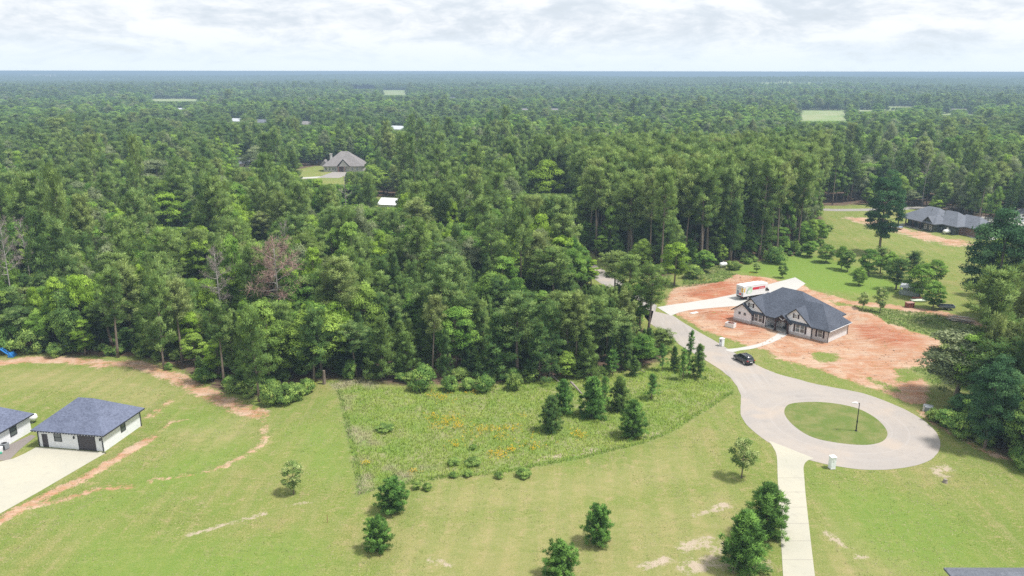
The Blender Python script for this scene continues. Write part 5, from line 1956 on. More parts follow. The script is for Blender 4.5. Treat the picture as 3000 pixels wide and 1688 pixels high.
hero('pine', 480, 1082, 800, 98, 'grey green pine behind the dirt track bend', 1)
hero('pine', 760, 1178, 900, 110, 'full pine overhanging the bramble patch', 0)
hero('pine', 920, 1120, 900, 100, 'full dark pine above the broken trunk', 2)
hero('dead_tree', 655, 990, 726, 104, 'grey dead tree with bare twigs, left of the large dead pine', 0)
hero('dead_pine', 820, 990, 693, 182, 'large dead pine with reddish bare crown in the left woods', 0)
hero('dead_tree', 840, 870, 644, 60, 'small grey dead tree rising behind the large dead pine', 0)
hero('dead_tree', 45, 935, 636, 84, 'tall grey dead trunk at the left picture edge', 0)
hero('dead_tree', 97, 870, 634, 78, 'second grey dead trunk beside the one at left edge', 0)
hero('bare_tree', 1015, 650, 508, 46, 'pale forked dead tree before the tan hip roofed house', 0)
hero('bare_tree', 2700, 600, 464, 62, 'purplish dead pine in the dark woods behind the ranch house', 0)
hero('bare_tree', 2888, 590, 484, 66, 'purplish dead pine near the right picture edge', 0)
hero('lime', 500, 700, 566, 100, 'brightest yellow green tree in the left woods', 0)
hero('lime', 753, 740, 622, 54, 'small bright green tree in the left middle woods', 2)
hero('lime', 563, 850, 730, 62, 'bright green tree left of the grey dead tree', 2)
hero('lime', 622, 980, 838, 92, 'bright green tree below the grey dead tree', 1)
hero('lime', 1600, 620, 470, 120, 'large yellow green tree in the central woods', 1)
hero('lime', 1325, 760, 590, 42, 'narrow bright green spire in the central woods', 2)
hero('pine', 210, 920, 632, 116, 'rounded light green pine in the left woods', 3)
hero('pine', 130, 900, 612, 86, 'dark pine beside the rounded light one', 0)
hero('olive', 470, 620, 470, 120, 'khaki grey oak crown in the left middle woods', 0)
hero('olive', 640, 640, 520, 90, 'pale khaki crown above the bright yellow green tree', 1)
hero('olive', 760, 520, 430, 100, 'grey green crown left of the tan hip roofed house', 1)
hero('olive', 1720, 600, 438, 130, 'grey khaki crown left end of the tall pine stand', 0)
hero('oak', 2575, 742, 500, 108, 'tall dark tree standing in the clearing before the ranch house', 1)
hero('small_tree', 2419, 768, 714, 54, 'small round tree standing on bright grass at stand corner', 0)
hero('small_tree', 2464, 788, 720, 38, 'thin twin stemmed tree, left of the yard grove', 2)
hero('small_tree', 2483, 794, 734, 42, 'thin dark tree beside the twin stemmed one', 1)
hero('small_tree', 2516, 834, 782, 46, 'small silver green tree on the mown yard grass', 0)
hero('small_tree', 2372, 752, 706, 50, 'low shrubby tree at the corner of the pine stand', 1)
hero('small_tree', 2545, 806, 730, 62, 'rounded tree at the left of the yard grove', 2)
hero('pine', 2578, 800, 722, 56, 'upright tree in the middle of the yard grove', 1)
hero('small_tree', 2606, 812, 738, 50, 'tree with narrow top in the yard grove', 1)
hero('pine', 2624, 848, 752, 74, 'dense tree before the carport in the yard grove', 0)
hero('pine', 2668, 826, 734, 60, 'tall tree with double top in the yard grove', 2)
hero('small_tree', 2694, 872, 772, 84, 'wide green tree behind the carport', 0)
hero('small_tree', 2740, 830, 760, 60, 'small tree at the right end of the yard grove', 2)
hero('small_tree', 2732, 903, 826, 64, 'small tree with thin bare stem beside the boat', 1)
hero('sapling', 2577, 916, 840, 44, 'slim young tree on the dirt track, taller of two', 0)
hero('sapling', 2526, 909, 858, 34, 'short thin young tree on the dirt track edge', 1)
hero('small_tree', 2293, 814, 770, 30, 'single small dark tree on the bright grass behind the house', 2)
hero('sapling', 2216, 798, 770, 24, 'tiny yellowish sapling behind the moving truck', 0)
hero('oak', 2905, 955, 612, 190, 'huge spreading dark tree at the right picture edge', 0)
hero('oak', 3000, 985, 720, 120, 'dark tree at the right edge below the huge one', 1)
hero('olive', 2800, 1172, 962, 220, 'grey green spreading tree over the red dirt at right', 0)
hero('oak', 2885, 1312, 1044, 140, 'dense leafy tree cone at the edge of the right lawn', 2)
hero('oak', 2820, 1238, 1156, 92, 'dark leafy tree beside the utility box', 0)
hero('pine', 2968, 1262, 900, 120, 'dark pine at the right edge below the huge tree', 0)
hero('pine', 2935, 1180, 930, 120, 'dark pine behind the dense leafy cone', 2)
hero('pine', 3060, 1270, 820, 150, 'dark pine half outside the right picture edge', 2)
hero('tall_pine', 2995, 1130, 760, 150, 'tall dark pine behind the right shrubs', 1)
hero('bush', 2986, 1362, 1308, 64, 'bright green shrub at the right picture edge', 1)
for k, (px, yb, yt, w, lab) in enumerate((
        (1240, 1142, 1070, 84, 'light green bush at the foot of the bare trunked pines'), (1318, 1144, 1102, 54, 'low bright bush at the wood front, second from the pines'), (1372, 1142, 1108, 50, 'low leafy bush at the wood front before the cone pine'),
        (1420, 1148, 1098, 60, 'dark green round bush at the meadow top edge'), (1508, 1142, 1092, 54, 'bright bush at the meadow edge below the big cone pine'), (1027, 1112, 1056, 40, 'bright green upright bush in the gap of the dark pines'),
        (800, 1186, 1120, 70, 'bramble bush at the left end of the thicket'), (838, 1182, 1124, 66, 'dark bramble bush in the middle of the thicket'), (872, 1172, 1126, 60, 'bramble bush at the right end of the thicket'), (900, 1150, 1112, 56, 'yellowish bramble bush behind the thicket'),
        (40, 1030, 955, 90, 'leafy shrub above the blue loader arm'), (95, 1036, 965, 80, 'round shrub right of the blue loader arm'), (165, 1046, 1004, 50, 'low green shrub left of the blue tarp'),
        (2738, 1232, 1198, 56, 'dark shrub beside the utility box'), (2775, 1250, 1202, 80, 'dark spreading shrub at the lawn edge, second from the utility box'), (2815, 1275, 1215, 90, 'dark shrub at the foot of the dense leafy cone'),
        (1388, 1362, 1330, 46, 'dark weed clump in the lower meadow, broadest of the clumps'), (1330, 1362, 1332, 34, 'dark weed clump left of the broadest one in meadow'), (1387, 1316, 1294, 22, 'tiny dark weed alone in the meadow'),
        (1328, 1398, 1374, 24, 'small weed clump near the lower meadow edge'), (1372, 1396, 1370, 26, 'small weed clump beside another at the lower meadow edge'), (1535, 1396, 1360, 44, 'dark weed clump at the meadow mowing line, right one'), (1462, 1400, 1372, 26, 'dark weed clump at the meadow mowing line, left one'),
        (1222, 1432, 1398, 28, 'weed tuft beside the rounded lawn pine'), (1253, 1436, 1402, 26, 'weed tuft at the meadow corner, farther from the lawn pine'), (1128, 1262, 1244, 60, 'bright low shrub patch in the left meadow'),
        (2030, 815, 776, 60, 'pale shrub under the light green tree by the road'), (2150, 790, 764, 44, 'shrub beside the white propane tank at the stand'), (2272, 770, 722, 64, 'bright shrub at the pine stand foot'))):
    if 'weed' in lab:
        yt = yb - (yb - yt) * .62
        w *= 1.15
    hero('bush', px, yb, yt, w, lab, k % 3)

# ---- the woods
W_WIN = [(940, 1064, 450, 502, 430), (880, 1000, 505, 524, 400), (950, 1000, 505, 540, 400), (1108, 1158, 578, 606, 300), (1722, 1795, 785, 832, 195), (1885, 2000, 868, 960, 160), (2040, 2160, 790, 880, 150), (2590, 2740, 600, 700, 240), (2400, 2600, 604, 640, 290),
         (2735, 2860, 596, 690, 240), (2860, 3000, 640, 670, 250)]
FIELDS = [(2325, 2500, 316, 358), (2515, 2560, 314, 326), (2590, 2680, 304, 314), (2590, 2625, 316, 324), (2760, 2790, 325, 336), (2830, 2860, 326, 336), (425, 600, 286, 299), (1020, 1105, 252, 262), (1112, 1198, 263, 281)]
for (x0, x1, y0, y1) in FIELDS:
    W_WIN.append((x0, x1, y0, y1, float(g((x0 + x1) / 2, y0)[1])))
for (x, y, w, p_) in FAR_WIN:
    hw = w / 2 * FPX / p_[1]
    W_WIN.append((x - hw * .6, x + hw * .6, y - 5.0 * FPX / p_[1], y - 1.5 * FPX / p_[1], p_[1]))

for (x0, x1, y0, y1, yb) in ((725, 880, 697, 880, 985), (600, 690, 728, 850, 985), (815, 862, 645, 700, 865), (0, 78, 640, 840, 930), (66, 112, 640, 800, 865), (455, 545, 568, 665, 698), (1550, 1665, 472, 565, 618), (160, 258, 634, 740, 915), (300, 372, 785, 1045, 1047),
                             (615, 695, 890, 1050, 1128), (530, 595, 732, 815, 848), (730, 778, 624, 705, 738), (1215, 1390, 757, 900, 1045), (1560, 1700, 730, 850, 935), (1235, 1345, 702, 760, 900), (1000, 1030, 512, 600, 648), (1762, 1845, 740, 800, 890), (1842, 1900, 745, 830, 935), (1895, 1985, 772, 960, 972), (420, 525, 800, 900, 1078), (580, 668, 838, 915, 975), (1308, 1342, 592, 650, 758), (2000, 2420, 600, 740, 195)):
    W_WIN.append((x0, x1, y0, y1, float(g((x0 + x1) / 2, yb)[1]) - 1.0 if yb > 300 else yb))


def scatter(r0, r1, sp, half):
    n = int(half * 2 * (r1 ** 2 - r0 ** 2) / 2 / sp ** 2)
    # stratified in radius^2 and angle
    nr = max(1, int((r1 - r0) / sp))
    out_ = []
    for i in range(nr):
        ra = r0 + (i + .5) * (r1 - r0) / nr
        na = max(1, int(2 * half * ra / sp))
        a = -half + (np.arange(na) + .5 + (.5 if i % 2 else 0)) * 2 * half / na
        rr = ra + rng.uniform(-.48, .48, na) * sp
        a = a + rng.uniform(-.48, .48, na) * sp / ra
        out_.append(np.stack([rr * np.sin(a), rr * np.cos(a)], 1))
    return np.vstack(out_)


HALF = R(41)
P_ = np.vstack([scatter(105, 330, 3.7, HALF), scatter(330, 620, 5.6, HALF), scatter(620, 1200, 7.4, R(38)), scatter(1200, 2700, 10.0, R(37))])
x, y = P_[:, 0], P_[:, 1]
rr = np.hypot(x, y)
ok = sdf(CLEAR1, x, y) > .8
nr_ = rr < 700
for cpoly, mg in ((CLEAR2, 0), (CLEAR3, 0), (CLEAR4, 0)):
    ok &= ~inside(cpoly, x, y)
ok[nr_] &= dist_line(ROADWAY, x[nr_], y[nr_]) > 6.0
P_ = P_[ok]
x, y, rr = P_[:, 0], P_[:, 1], rr[ok]
bpx, bpyy, bD = proj(x, y, 0)
e1 = sdf(CLEAR1, x, y)
n_big = vnoise(x, y, 95)
n_mid = vnoise(x + 400, y - 90, 28)
n_far = vnoise(x * .6 - 900, y + 300, 150) * .6 + vnoise(x - 300, y + 100, 420) * .4
u1 = rng.random(len(x))
kind = np.zeros(len(x), int)    # 0 tall pine 1 pine 2 young pine 3 broadleaf 4 lime 5 olive
hh = np.zeros(len(x))
ww = np.zeros(len(x))
stand = (bpx > 1560) & (bpx < 2460) & (bpyy > 575) & (bpyy < 830) & (rr > 185)
thick = (bpx > 930) & (bpx < 2000) & (bpyy > 880) & ~stand
leftw = (bpx <= 1000) & (bpyy > 800)
midw = ~stand & ~thick & ~leftw & (rr < 520)
farw = rr >= 520
pt = lambda base: base + (n_mid - .5) * .5
kind[:] = 1
cl_ = midw & (bpx < 1750)
# dark thicket: young pines with a few taller
kind[thick] = np.where(u1[thick] < .62, 2, np.where(u1[thick] < .86, 1, np.where(u1[thick] < .92, 0, 3)))
kind[leftw] = np.where(u1[leftw] < .24, 1, np.where(u1[leftw] < .38, 0, np.where(u1[leftw] < .54, 2, np.where(u1[leftw] < .86, 3, np.where(u1[leftw] < .965, 4, 5)))))
q = pt(.5)
kind[midw] = np.where(u1[midw] < q[midw] * .36, 1, np.where(u1[midw] < q[midw] * .60, 0, np.where(u1[midw] < .72, 3, np.where(u1[midw] < np.where(cl_[midw], .92, .82), 4, 5))))
kind[stand] = np.where(u1[stand] < .74, 0, np.where(u1[stand] < .86, 1, np.where(u1[stand] < .97, 3, 5)))
qf = .10 + .84 * smooth(n_far, .38, .60)
kind[farw] = np.where(u1[farw] < qf[farw] * .93, 1, np.where(u1[farw] < qf[farw], 0, np.where(u1[farw] < .94, 3, np.where(u1[farw] < .955, 4, 5))))
u2 = rng.random(len(x))
hh = np.choose(kind, [17 + 6 * u2, 11 + 6 * u2, 6.5 + 5 * u2, 9 + 6.5 * u2, 10 + 5 * u2, 12 + 5 * u2])
ww = np.choose(kind, [5.6 + 2.0 * rng.random(len(x)), 4.6 + 1.8 * rng.random(len(x)), 3.4 + 1.8 * rng.random(len(x)), 5.4 + 3.0 * rng.random(len(x)), 5 + 2 * rng.random(len(x)), 6.5 + 3 * rng.random(len(x))])
hh = hh * (.86 + .28 * n_big) * np.exp(rng.normal(0, .17, len(x)))
ww = ww * np.exp(rng.normal(0, .14, len(x))) * np.where(kind < 2, 1.2, 1.0)
hh[stand & (kind == 0)] = 24 + 6.5 * u2[stand & (kind == 0)]
ww[stand & (kind == 0)] *= 1.1
hh[stand & (kind == 1)] *= 1.25
edge_ = (e1 < 7) & ~stand
low = edge_ & (u2 < .55)
hh[low] *= .62
ww[low] *= .85
foot = stand & (e1 < 9) & (rng.random(len(x)) < .6)
kind[foot] = 3
hh[foot] = 3.5 + 6.0 * rng.random(foot.sum()) ** 1.5
ww[foot] = hh[foot] * rng.uniform(.5, .85, foot.sum())
hh[farw] *= np.where(kind[farw] == 3, .98, .88)
ww[farw] *= np.where(kind[farw] >= 3, 1.35, 1.25)
ww[farw] *= np.interp(rr[farw], [520, 1200, 2700], [1.15, 1.35, 1.7])
z0 = tz(x, y)
hh = np.minimum(hh, 51.0 - z0)
keep = np.ones(len(x), bool)
tx_, ty_, tD = proj(x, y, z0 + hh)
_, by_, _ = proj(x, y, z0)
hwpx = ww / 2 * FPX / tD
for (x0, x1, y0, y1, dist) in W_WIN:
    rg_ = (rng.random(len(x)) * .17 if y1 < 400 else np.zeros(len(x)))
    x0, x1, y1 = x0 + rg_ * (x1 - x0), x1 - rg_[::-1] * (x1 - x0), y1 - rg_ * .8 * (y1 - y0)
    hit = (y < dist - 1) & (tx_ + hwpx * .85 > x0) & (tx_ - hwpx * .85 < x1) & (ty_ < y1) & (by_ > y0)
    # trees that would stand in the way there grow lower; those that still would are left out
    bb = (844 - y1) / FPX
    hmax = (bb * y * _c - y * _s) / (_c + bb * _s) + CAM_H - z0
    cap = hit & (hmax > 4.0)
    ww[cap] *= np.clip(hmax[cap] * .97 / hh[cap], .55, 1)
    hh[cap] = np.minimum(hh[cap], hmax[cap] * .97)
    keep &= ~(hit & ~cap)
# keep clear of buildings
for (cx, cy_, rad) in [(mc[0] + s_ / 2, mc[1] + 7, 20), (w0[0] + 5, w0[1] + 4, 9)] + [(p_[0], p_[1] + 4, 14) for (_, _, _, p_) in FAR_WIN]:
    keep &= np.hypot(x - cx, y - cy_) > rad
for (kd, hx, hy, h_, w_, lab, var, grp) in HERO:
    if kd != 'bush':
        keep &= np.hypot(x - hx, y - hy) > min(2.6, w_ * .45)
idx = np.where(keep)[0]
x, y, rr, kind, hh, ww, z0, bpx, bpyy, stand, thick, leftw = (a[idx] for a in (x, y, rr, kind, hh, ww, z0, bpx, bpyy, stand, thick, leftw))
# what the camera sees of each tree (coarse raster, near to far)
Wr, Hr = 750, 422
cov = np.zeros((Hr, Wr), bool)
allx = np.concatenate([x, [h_[1] for h_ in HERO]])
ally = np.concatenate([y, [h_[2] for h_ in HERO]])
allh = np.concatenate([hh, [h_[3] for h_ in HERO]])
allw = np.concatenate([ww, [h_[4] for h_ in HERO]])
allz = np.concatenate([z0, np.zeros(len(HERO))])
allk = np.concatenate([kind, np.full(len(HERO), -1)])
tpx, tpy, tD = proj(allx, ally, allz + allh)
_, bpy2, _ = proj(allx, ally, allz + allh * .25)
hw = allw * .40 * FPX / tD
vis = np.zeros(len(allx))
ordr = np.argsort(ally)
for i in ordr:
    if ally[i] > 640:
        break
    a0, a1 = int((tpx[i] - hw[i]) / 4), int((tpx[i] + hw[i]) / 4) + 1
    b0, b1 = int((tpy[i]) / 4) + 1, int(bpy2[i] / 4) + 1
    a0, a1, b0, b1 = max(a0, 0), min(a1, Wr), max(b0, 0), min(b1, Hr)
    if a1 <= a0 or b1 <= b0:
        continue
    blk = cov[b0:b1, a0:a1]
    vis[i] = blk.size - blk.sum()
    cov[b0:b1, a0:a1] = True
vis = vis[:len(x)]

for (kd, hx, hy, h_, w_, lab, var, grp) in HERO:
    if kd == 'bush':
        o = place(kd, hx, hy, h_, w_, lab, None, 'bush', var=var)
    else:
        o = place(kd, hx, hy, h_, w_, lab, grp, 'tree', var=var)
KN = ['tall_pine', 'pine', 'young_pine', 'broadleaf', 'lime', 'olive']
DESC = ['tall pine with bare lower trunk', 'full crowned pine', 'low cone shaped young pine', 'round green leafy tree', 'bright yellow green leafy tree', 'khaki grey leafy tree']
variant = rng.integers(0, 99, len(x))
variant[(rr > 420) & (kind == 1)] = (variant[(rr > 420) & (kind == 1)] // 2) * 2
chosen = np.zeros(len(x), bool)
for ks, cap in (((0, 1), 230), ((2,), 200), ((3, 4, 5), 250)):
    c_ = np.where(np.isin(kind, ks) & (vis > 5))[0]
    c_ = c_[np.argsort(-vis[c_])][:cap]
    chosen[c_] = True


def zone(i):
    if stand[i]:
        return 'in the tall pine stand behind the farmhouse'
    if thick[i]:
        return 'in the dark thicket behind the wildflower meadow'
    if leftw[i]:
        return 'in the left woods behind the garage lawn'
    if bpx[i] > 2380:
        return 'in the woods around the dark ranch house'
    if bpx[i] < 1000:
        return 'in the left middle woods below the tan house'
    return 'in the central woods left of the pine stand'


MARKS = [(800, 740, 'the large dead pine'), (640, 765, 'the grey dead tree'), (500, 610, 'the brightest yellow green tree'), (30, 760, 'the dead trunk at left edge'), (85, 720, 'the second dead left trunk'), (1000, 470, 'the tan hip roofed house'),
         (1135, 600, 'the white metal shed'), (1310, 820, 'the three bare trunked pines'), (1630, 780, 'the broad grey green crown'), (1865, 830, 'the roadside pine trio'), (1462, 1010, 'the big cone pine'), (1590, 1030, 'the dark cone pine by the log'),
         (1720, 1030, 'the right cone pine'), (1118, 1010, 'the bushy front pine'), (760, 1040, 'the pine over the brambles'), (346, 900, 'the leaning pale trunk'), (480, 930, 'the grey green pine'), (657, 1010, 'the thin trunked corner pine'), (210, 690, 'the rounded light pine'),
         (1600, 520, 'the large yellow green tree'), (1720, 500, 'the khaki stand end crown'), (1975, 770, 'the light green roadside tree'), (2118, 780, 'the white propane tank'), (2250, 860, 'the farmhouse'), (2575, 600, 'the tall dark clearing tree'), (2740, 630, 'the dark ranch house'), (2900, 750, 'the huge right tree'),
         (470, 540, 'the khaki oak crown'), (207, 1012, 'the blue tarp'), (20, 1030, 'the blue loader arm'), (716, 495, 'the chimneyed grey roof'), (1015, 560, 'the pale forked dead tree'), (2700, 520, 'the left purplish dead pine'), (2888, 530, 'the right purplish dead pine'), (2419, 735, 'the small round corner tree'), (563, 790, 'the small bright green tree'), (1325, 650, 'the narrow bright spire')]
mk_x = np.array([a[0] for a in MARKS])
mk_y = np.array([a[1] for a in MARKS])
SHORT = ['bare trunked pine', 'full crowned pine', 'low cone pine', 'green leafy tree', 'bright lime tree', 'khaki grey tree']
labs, zl = {}, {}
cpx, cpy, _ = proj(x, y, z0 + hh * .75)
for i in np.where(chosen)[0]:
    dd = np.hypot(mk_x - cpx[i], mk_y - cpy[i])
    j = int(np.argmin(dd))
    dx, dy = cpx[i] - mk_x[j], cpy[i] - mk_y[j]
    hz_ = '' if abs(dx) < .4 * abs(dy) else ('left' if dx < 0 else 'right')
    vt_ = '' if abs(dy) < .4 * abs(dx) else ('above' if dy < 0 else 'below')
    rel = {('', 'above'): 'above', ('', 'below'): 'below', ('left', ''): 'left of', ('right', ''): 'right of', ('left', 'above'): 'up and left of', ('right', 'above'): 'up and right of', ('left', 'below'): 'down and left of', ('right', 'below'): 'down and right of'}.get((hz_, vt_), 'beside')
    near_ = 'just ' if dd[j] < 55 else ('' if dd[j] < 130 else 'far ')
    lab = SHORT[kind[i]] + ' ' + near_ + rel + ' ' + MARKS[j][2]
    labs.setdefault(lab, []).append(i)
ORD = ['leftmost', 'second from left', 'third from left', 'fourth from left', 'fifth from left', 'sixth from left', 'seventh from left', 'eighth from left', 'ninth from left', 'tenth from left']
for lab, mem in labs.items():
    mem.sort(key=lambda i: cpx[i])
    for r_i, i in enumerate(mem):
        full = lab if len(mem) == 1 else lab + ', ' + (('left one', 'right one')[r_i] if len(mem) == 2 else (ORD[r_i] if r_i < 10 else 'farther right'))
        place(KN[kind[i]], x[i], y[i], hh[i], ww[i], full, DESC[kind[i]] + ' ' + zone(i), 'tree', var=int(variant[i]))


def scatter_stuff(name, X, Y, Z, K_, V_, SX, SZ, kinds):
    """one object whose points carry copies of the trees already standing in the scene"""
    sel, src = [], []
    for ki, kn in enumerate(kinds):
        for vi, pr_ in enumerate(PROTO[kn]):
            if pr_['src'] is None:
                continue
            src.append((ki, vi, pr_))
    sidx = np.zeros(len(X), int)
    sxy = np.zeros(len(X))
    szz = np.zeros(len(X))
    for ki, kn in enumerate(kinds):
        av = [j for j, s in enumerate(src) if s[0] == ki]
        mk = K_ == ki
        j = np.array(av)[V_[mk] % len(av)]
        sidx[mk] = j
        sxy[mk] = SX[mk] / np.array([s[2]['w'] for s in src])[j]
        szz[mk] = SZ[mk] / np.array([s[2]['h'] for s in src])[j]
    me = bpy.data.meshes.new(name)
    me.vertices.add(len(X))
    me.vertices.foreach_set('co', np.stack([X, Y, Z], 1).astype(np.float32).ravel())
    for nm, tp_, v in (('k', 'INT', sidx), ('sxy', 'FLOAT', sxy), ('sz', 'FLOAT', szz), ('rot', 'FLOAT', rng.uniform(0, 6.28, len(X)))):
        a = me.attributes.new(nm, tp_, 'POINT')
        a.data.foreach_set('value', v.astype(np.int32 if tp_ == 'INT' else np.float32))
    o = bpy.data.objects.new(name, me)
    C.objects.link(o)
    o['kind'] = 'stuff'
    ng = bpy.data.node_groups.new(name, 'GeometryNodeTree')
    ng.interface.new_socket('Geometry', in_out='INPUT', socket_type='NodeSocketGeometry')
    ng.interface.new_socket('Geometry', in_out='OUTPUT', socket_type='NodeSocketGeometry')
    gi = ng.nodes.new('NodeGroupInput')
    go = ng.nodes.new('NodeGroupOutput')

    def attr(nm, tp_):
        n = ng.nodes.new('GeometryNodeInputNamedAttribute')
        n.data_type = tp_
        n.inputs['Name'].default_value = nm
        return n.outputs[0]

    ka, sa, za, ra_ = attr('k', 'INT'), attr('sxy', 'FLOAT'), attr('sz', 'FLOAT'), attr('rot', 'FLOAT')
    cs = ng.nodes.new('ShaderNodeCombineXYZ')
    ng.links.new(sa, cs.inputs[0])
    ng.links.new(sa, cs.inputs[1])
    ng.links.new(za, cs.inputs[2])
    cr_ = ng.nodes.new('ShaderNodeCombineXYZ')
    ng.links.new(ra_, cr_.inputs[2])
    er = ng.nodes.new('FunctionNodeEulerToRotation')
    ng.links.new(cr_.outputs[0], er.inputs[0])
    jn = ng.nodes.new('GeometryNodeJoinGeometry')
    for j, (ki, vi, pr_) in enumerate(src):
        cmpn = ng.nodes.new('FunctionNodeCompare')
        cmpn.data_type = 'INT'
        cmpn.operation = 'EQUAL'
        ng.links.new(ka, cmpn.inputs[2])
        cmpn.inputs[3].default_value = j
        js = ng.nodes.new('GeometryNodeJoinGeometry')
        for ob in pr_['src']:
            oi = ng.nodes.new('GeometryNodeObjectInfo')
            oi.transform_space = 'ORIGINAL'
            oi.inputs['Object'].default_value = ob
            ng.links.new(oi.outputs['Geometry'], js.inputs[0])
        ip = ng.nodes.new('GeometryNodeInstanceOnPoints')
        ng.links.new(gi.outputs[0], ip.inputs['Points'])
        ng.links.new(cmpn.outputs[0], ip.inputs['Selection'])
        ng.links.new(js.outputs[0], ip.inputs['Instance'])
        ng.links.new(er.outputs[0], ip.inputs['Rotation'])
        ng.links.new(cs.outputs[0], ip.inputs['Scale'])
        ng.links.new(ip.outputs[0], jn.inputs[0])
    ng.links.new(jn.outputs[0], go.inputs[0])
    md_ = o.modifiers.new('scatter', 'NODES')
    md_.node_group = ng
    return o


rest = ~chosen
fo = scatter_stuff('forest', x[rest], y[rest], z0[rest] - .1, kind[rest], variant[rest], ww[rest], hh[rest], KN)
fo['label'] = 'unbroken pine and hardwood forest reaching to the horizon'
# undergrowth along the wood edges and on the floor of the near woods
ub = np.vstack([scatter(108, 330, 2.6, HALF)])
ue = sdf(CLEAR1, ub[:, 0], ub[:, 1])
okb = (ue > -.6) & (ue < 14) & (rng.random(len(ub)) < np.interp(ue, [-.6, 3, 14], [.45, .5, .12])) & (dist_line(ROADWAY, ub[:, 0], ub[:, 1]) > 5)
bx_, by3, _ = proj(ub[:, 0], ub[:, 1], 0)
for (x0, x1, y0, y1, dist) in W_WIN[:11]:
    okb &= ~((bx_ > x0) & (bx_ < x1) & (by3 > y0) & (by3 < y1 + 20))
ub = ub[okb]
uh = rng.uniform(.9, 2.6, len(ub))
uo = scatter_stuff('undergrowth', ub[:, 0], ub[:, 1], np.zeros(len(ub)), np.zeros(len(ub), int), rng.integers(0, 99, len(ub)), uh * rng.uniform(1.1, 1.8, len(ub)), uh, ['bush'])
uo['label'] = 'low leafy undergrowth along the wood edge'

# ---- distant woods beyond the last single trees
na, nr2 = 1500, 110
an = np.linspace(-R(40), R(40), na)
rd_ = 2600 * (28000 / 2600) ** (np.linspace(0, 1, nr2) ** 1.0)
AA, RR2 = np.meshgrid(an, rd_)
RR2 = RR2 * (1 + rng.uniform(-.006, .006, RR2.shape))
wx, wy = (RR2 * np.sin(AA)).ravel(), (RR2 * np.cos(AA)).ravel()
wz = tz(wx, wy) + 13 + rng.normal(0, 3.0, len(wx)) + (vnoise(wx, wy, 60) - .5) * 8
opn = vnoise(wx + 300, wy + 900, 420)
wz = np.minimum(wz, 46 + np.clip(rng.normal(0, 1.5, len(wz)), -4, 4))
wz = np.where(opn > .86, tz(wx, wy) + 1, wz)
ii, jj = np.meshgrid(np.arange(na - 1), np.arange(nr2 - 1))
q0 = (jj * na + ii).ravel()
wF = np.stack([q0, q0 + 1, q0 + na + 1, q0 + na], 1)
m, nt, out = new_mat('distant_canopy')
d = nt.nodes.new('ShaderNodeBsdfDiffuse')
ge = nt.nodes.new('ShaderNodeNewGeometry')
n1 = noise(nt, ge.outputs['Position'], .035, 4, .7)
n2 = noise(nt, ge.outputs['Position'], .003, 3, .6)
at = nt.nodes.new('ShaderNodeAttribute')
at.attribute_name = 'open'
c_ = mixc(nt, sstep(nt, n1, .35, .65), (.05, .085, .04), (.12, .165, .065))
c_ = mixc(nt, sstep(nt, n2, .4, .6, 0, .5), c_, (.05, .075, .04))
c_ = mixc(nt, sstep(nt, at.outputs['Fac'], .86, .88), c_, (.26, .31, .15))
L(nt, c_, d.inputs[0])
L(nt, d.outputs[0], out.inputs[0])
dw = mesh_obj('distant_forest', np.stack([wx, wy, wz], 1), wF, m, None, False, attrs={'open': opn}, kind='stuff')
# pale town far left
for k in range(9):
    aa = (115 + k * 10.5 + rng.uniform(-3, 3) - 1500) / FPX
    yy = rng.uniform(5200, 6000)
    zz = float(tz(aa * yy, yy)[0])
    o = thing('town_building', (aa * yy, yy, zz), rng.uniform(-.4, .4), 'tiny pale far town building near the left horizon, ' + ('leftmost', 'second from left', 'third from left', 'fourth from left', 'middle one', 'fourth from right', 'third from right', 'second from right', 'rightmost')[k], 'building', 'far town buildings')
    w_ = rng.uniform(18, 40)
    MB().box(-w_ / 2, w_ / 2, -10, 10, 0, rng.uniform(17, 24)).build('wall', M['siding'], o)
    MB().box(-w_ / 2 - 1, w_ / 2 + 1, -11, 11, 24, 25.5).build('roof', M['whitemetal'], o)

# ================================================================== meadow, weeds, flowers
def in_poly_pts(poly, n):
    lo, hi = poly.min(0), poly.max(0)
    p_ = rng.uniform(lo, hi, (int(n * 2.4), 2))
    return p_[inside(poly, p_[:, 0], p_[:, 1])][:n]


def grass_stuff(name, pts, hmin, hmax, nb, wid, colf, label, lean=.35):
    n = len(pts)
    idx = np.repeat(np.arange(n), nb)
    base = np.concatenate([pts[idx] + rng.normal(0, .16, (len(idx), 2)), np.zeros((len(idx), 1))], 1)
    base[:, 2] = tz(base[:, 0], base[:, 1]) - .02
    h_ = rng.uniform(hmin, hmax, len(idx))
    d = unit(np.concatenate([rng.normal(0, lean, (len(idx), 2)), np.ones((len(idx), 1))], 1))
    V, F = blades(base, d, h_, np.full(len(idx), wid) * rng.uniform(.7, 1.5, len(idx)), rng)
    col = colf(pts[:, 0], pts[:, 1])[idx] * rng.uniform(.84, 1.18, (len(idx), 1))
    lc = np.repeat(np.concatenate([col, np.ones((len(idx), 1))], 1), 3, 0)
    F, vn = face_out(V, F, unit(rng.normal(0, .35, (len(F), 3)) + (0, 0, 1)), .9)
    o = mesh_obj(name, V, F, M['grass'], None, True, attrs={'lc': lc}, kind='stuff')
    o.data.normals_split_custom_set_from_vertices(vn.tolist())
    o['label'] = label
    return o


def meadow_col(x, y):
    n = vnoise(x, y, 7.0)
    n2 = vnoise(x + 50, y + 20, 2.5)
    px_, py_, _ = proj(x, y, 0)
    straw = np.clip(smooth(n * .6 + n2 * .5 + np.clip((1240 - px_) / 700, -.35, .28), .70, 1.0), 0, 1)[:, None]
    gcol = np.array([.27, .40, .07]) * (1 - n2[:, None]) + np.array([.38, .46, .105]) * n2[:, None]
    return gcol * (1 - straw) + np.array([.46, .42, .28]) * straw


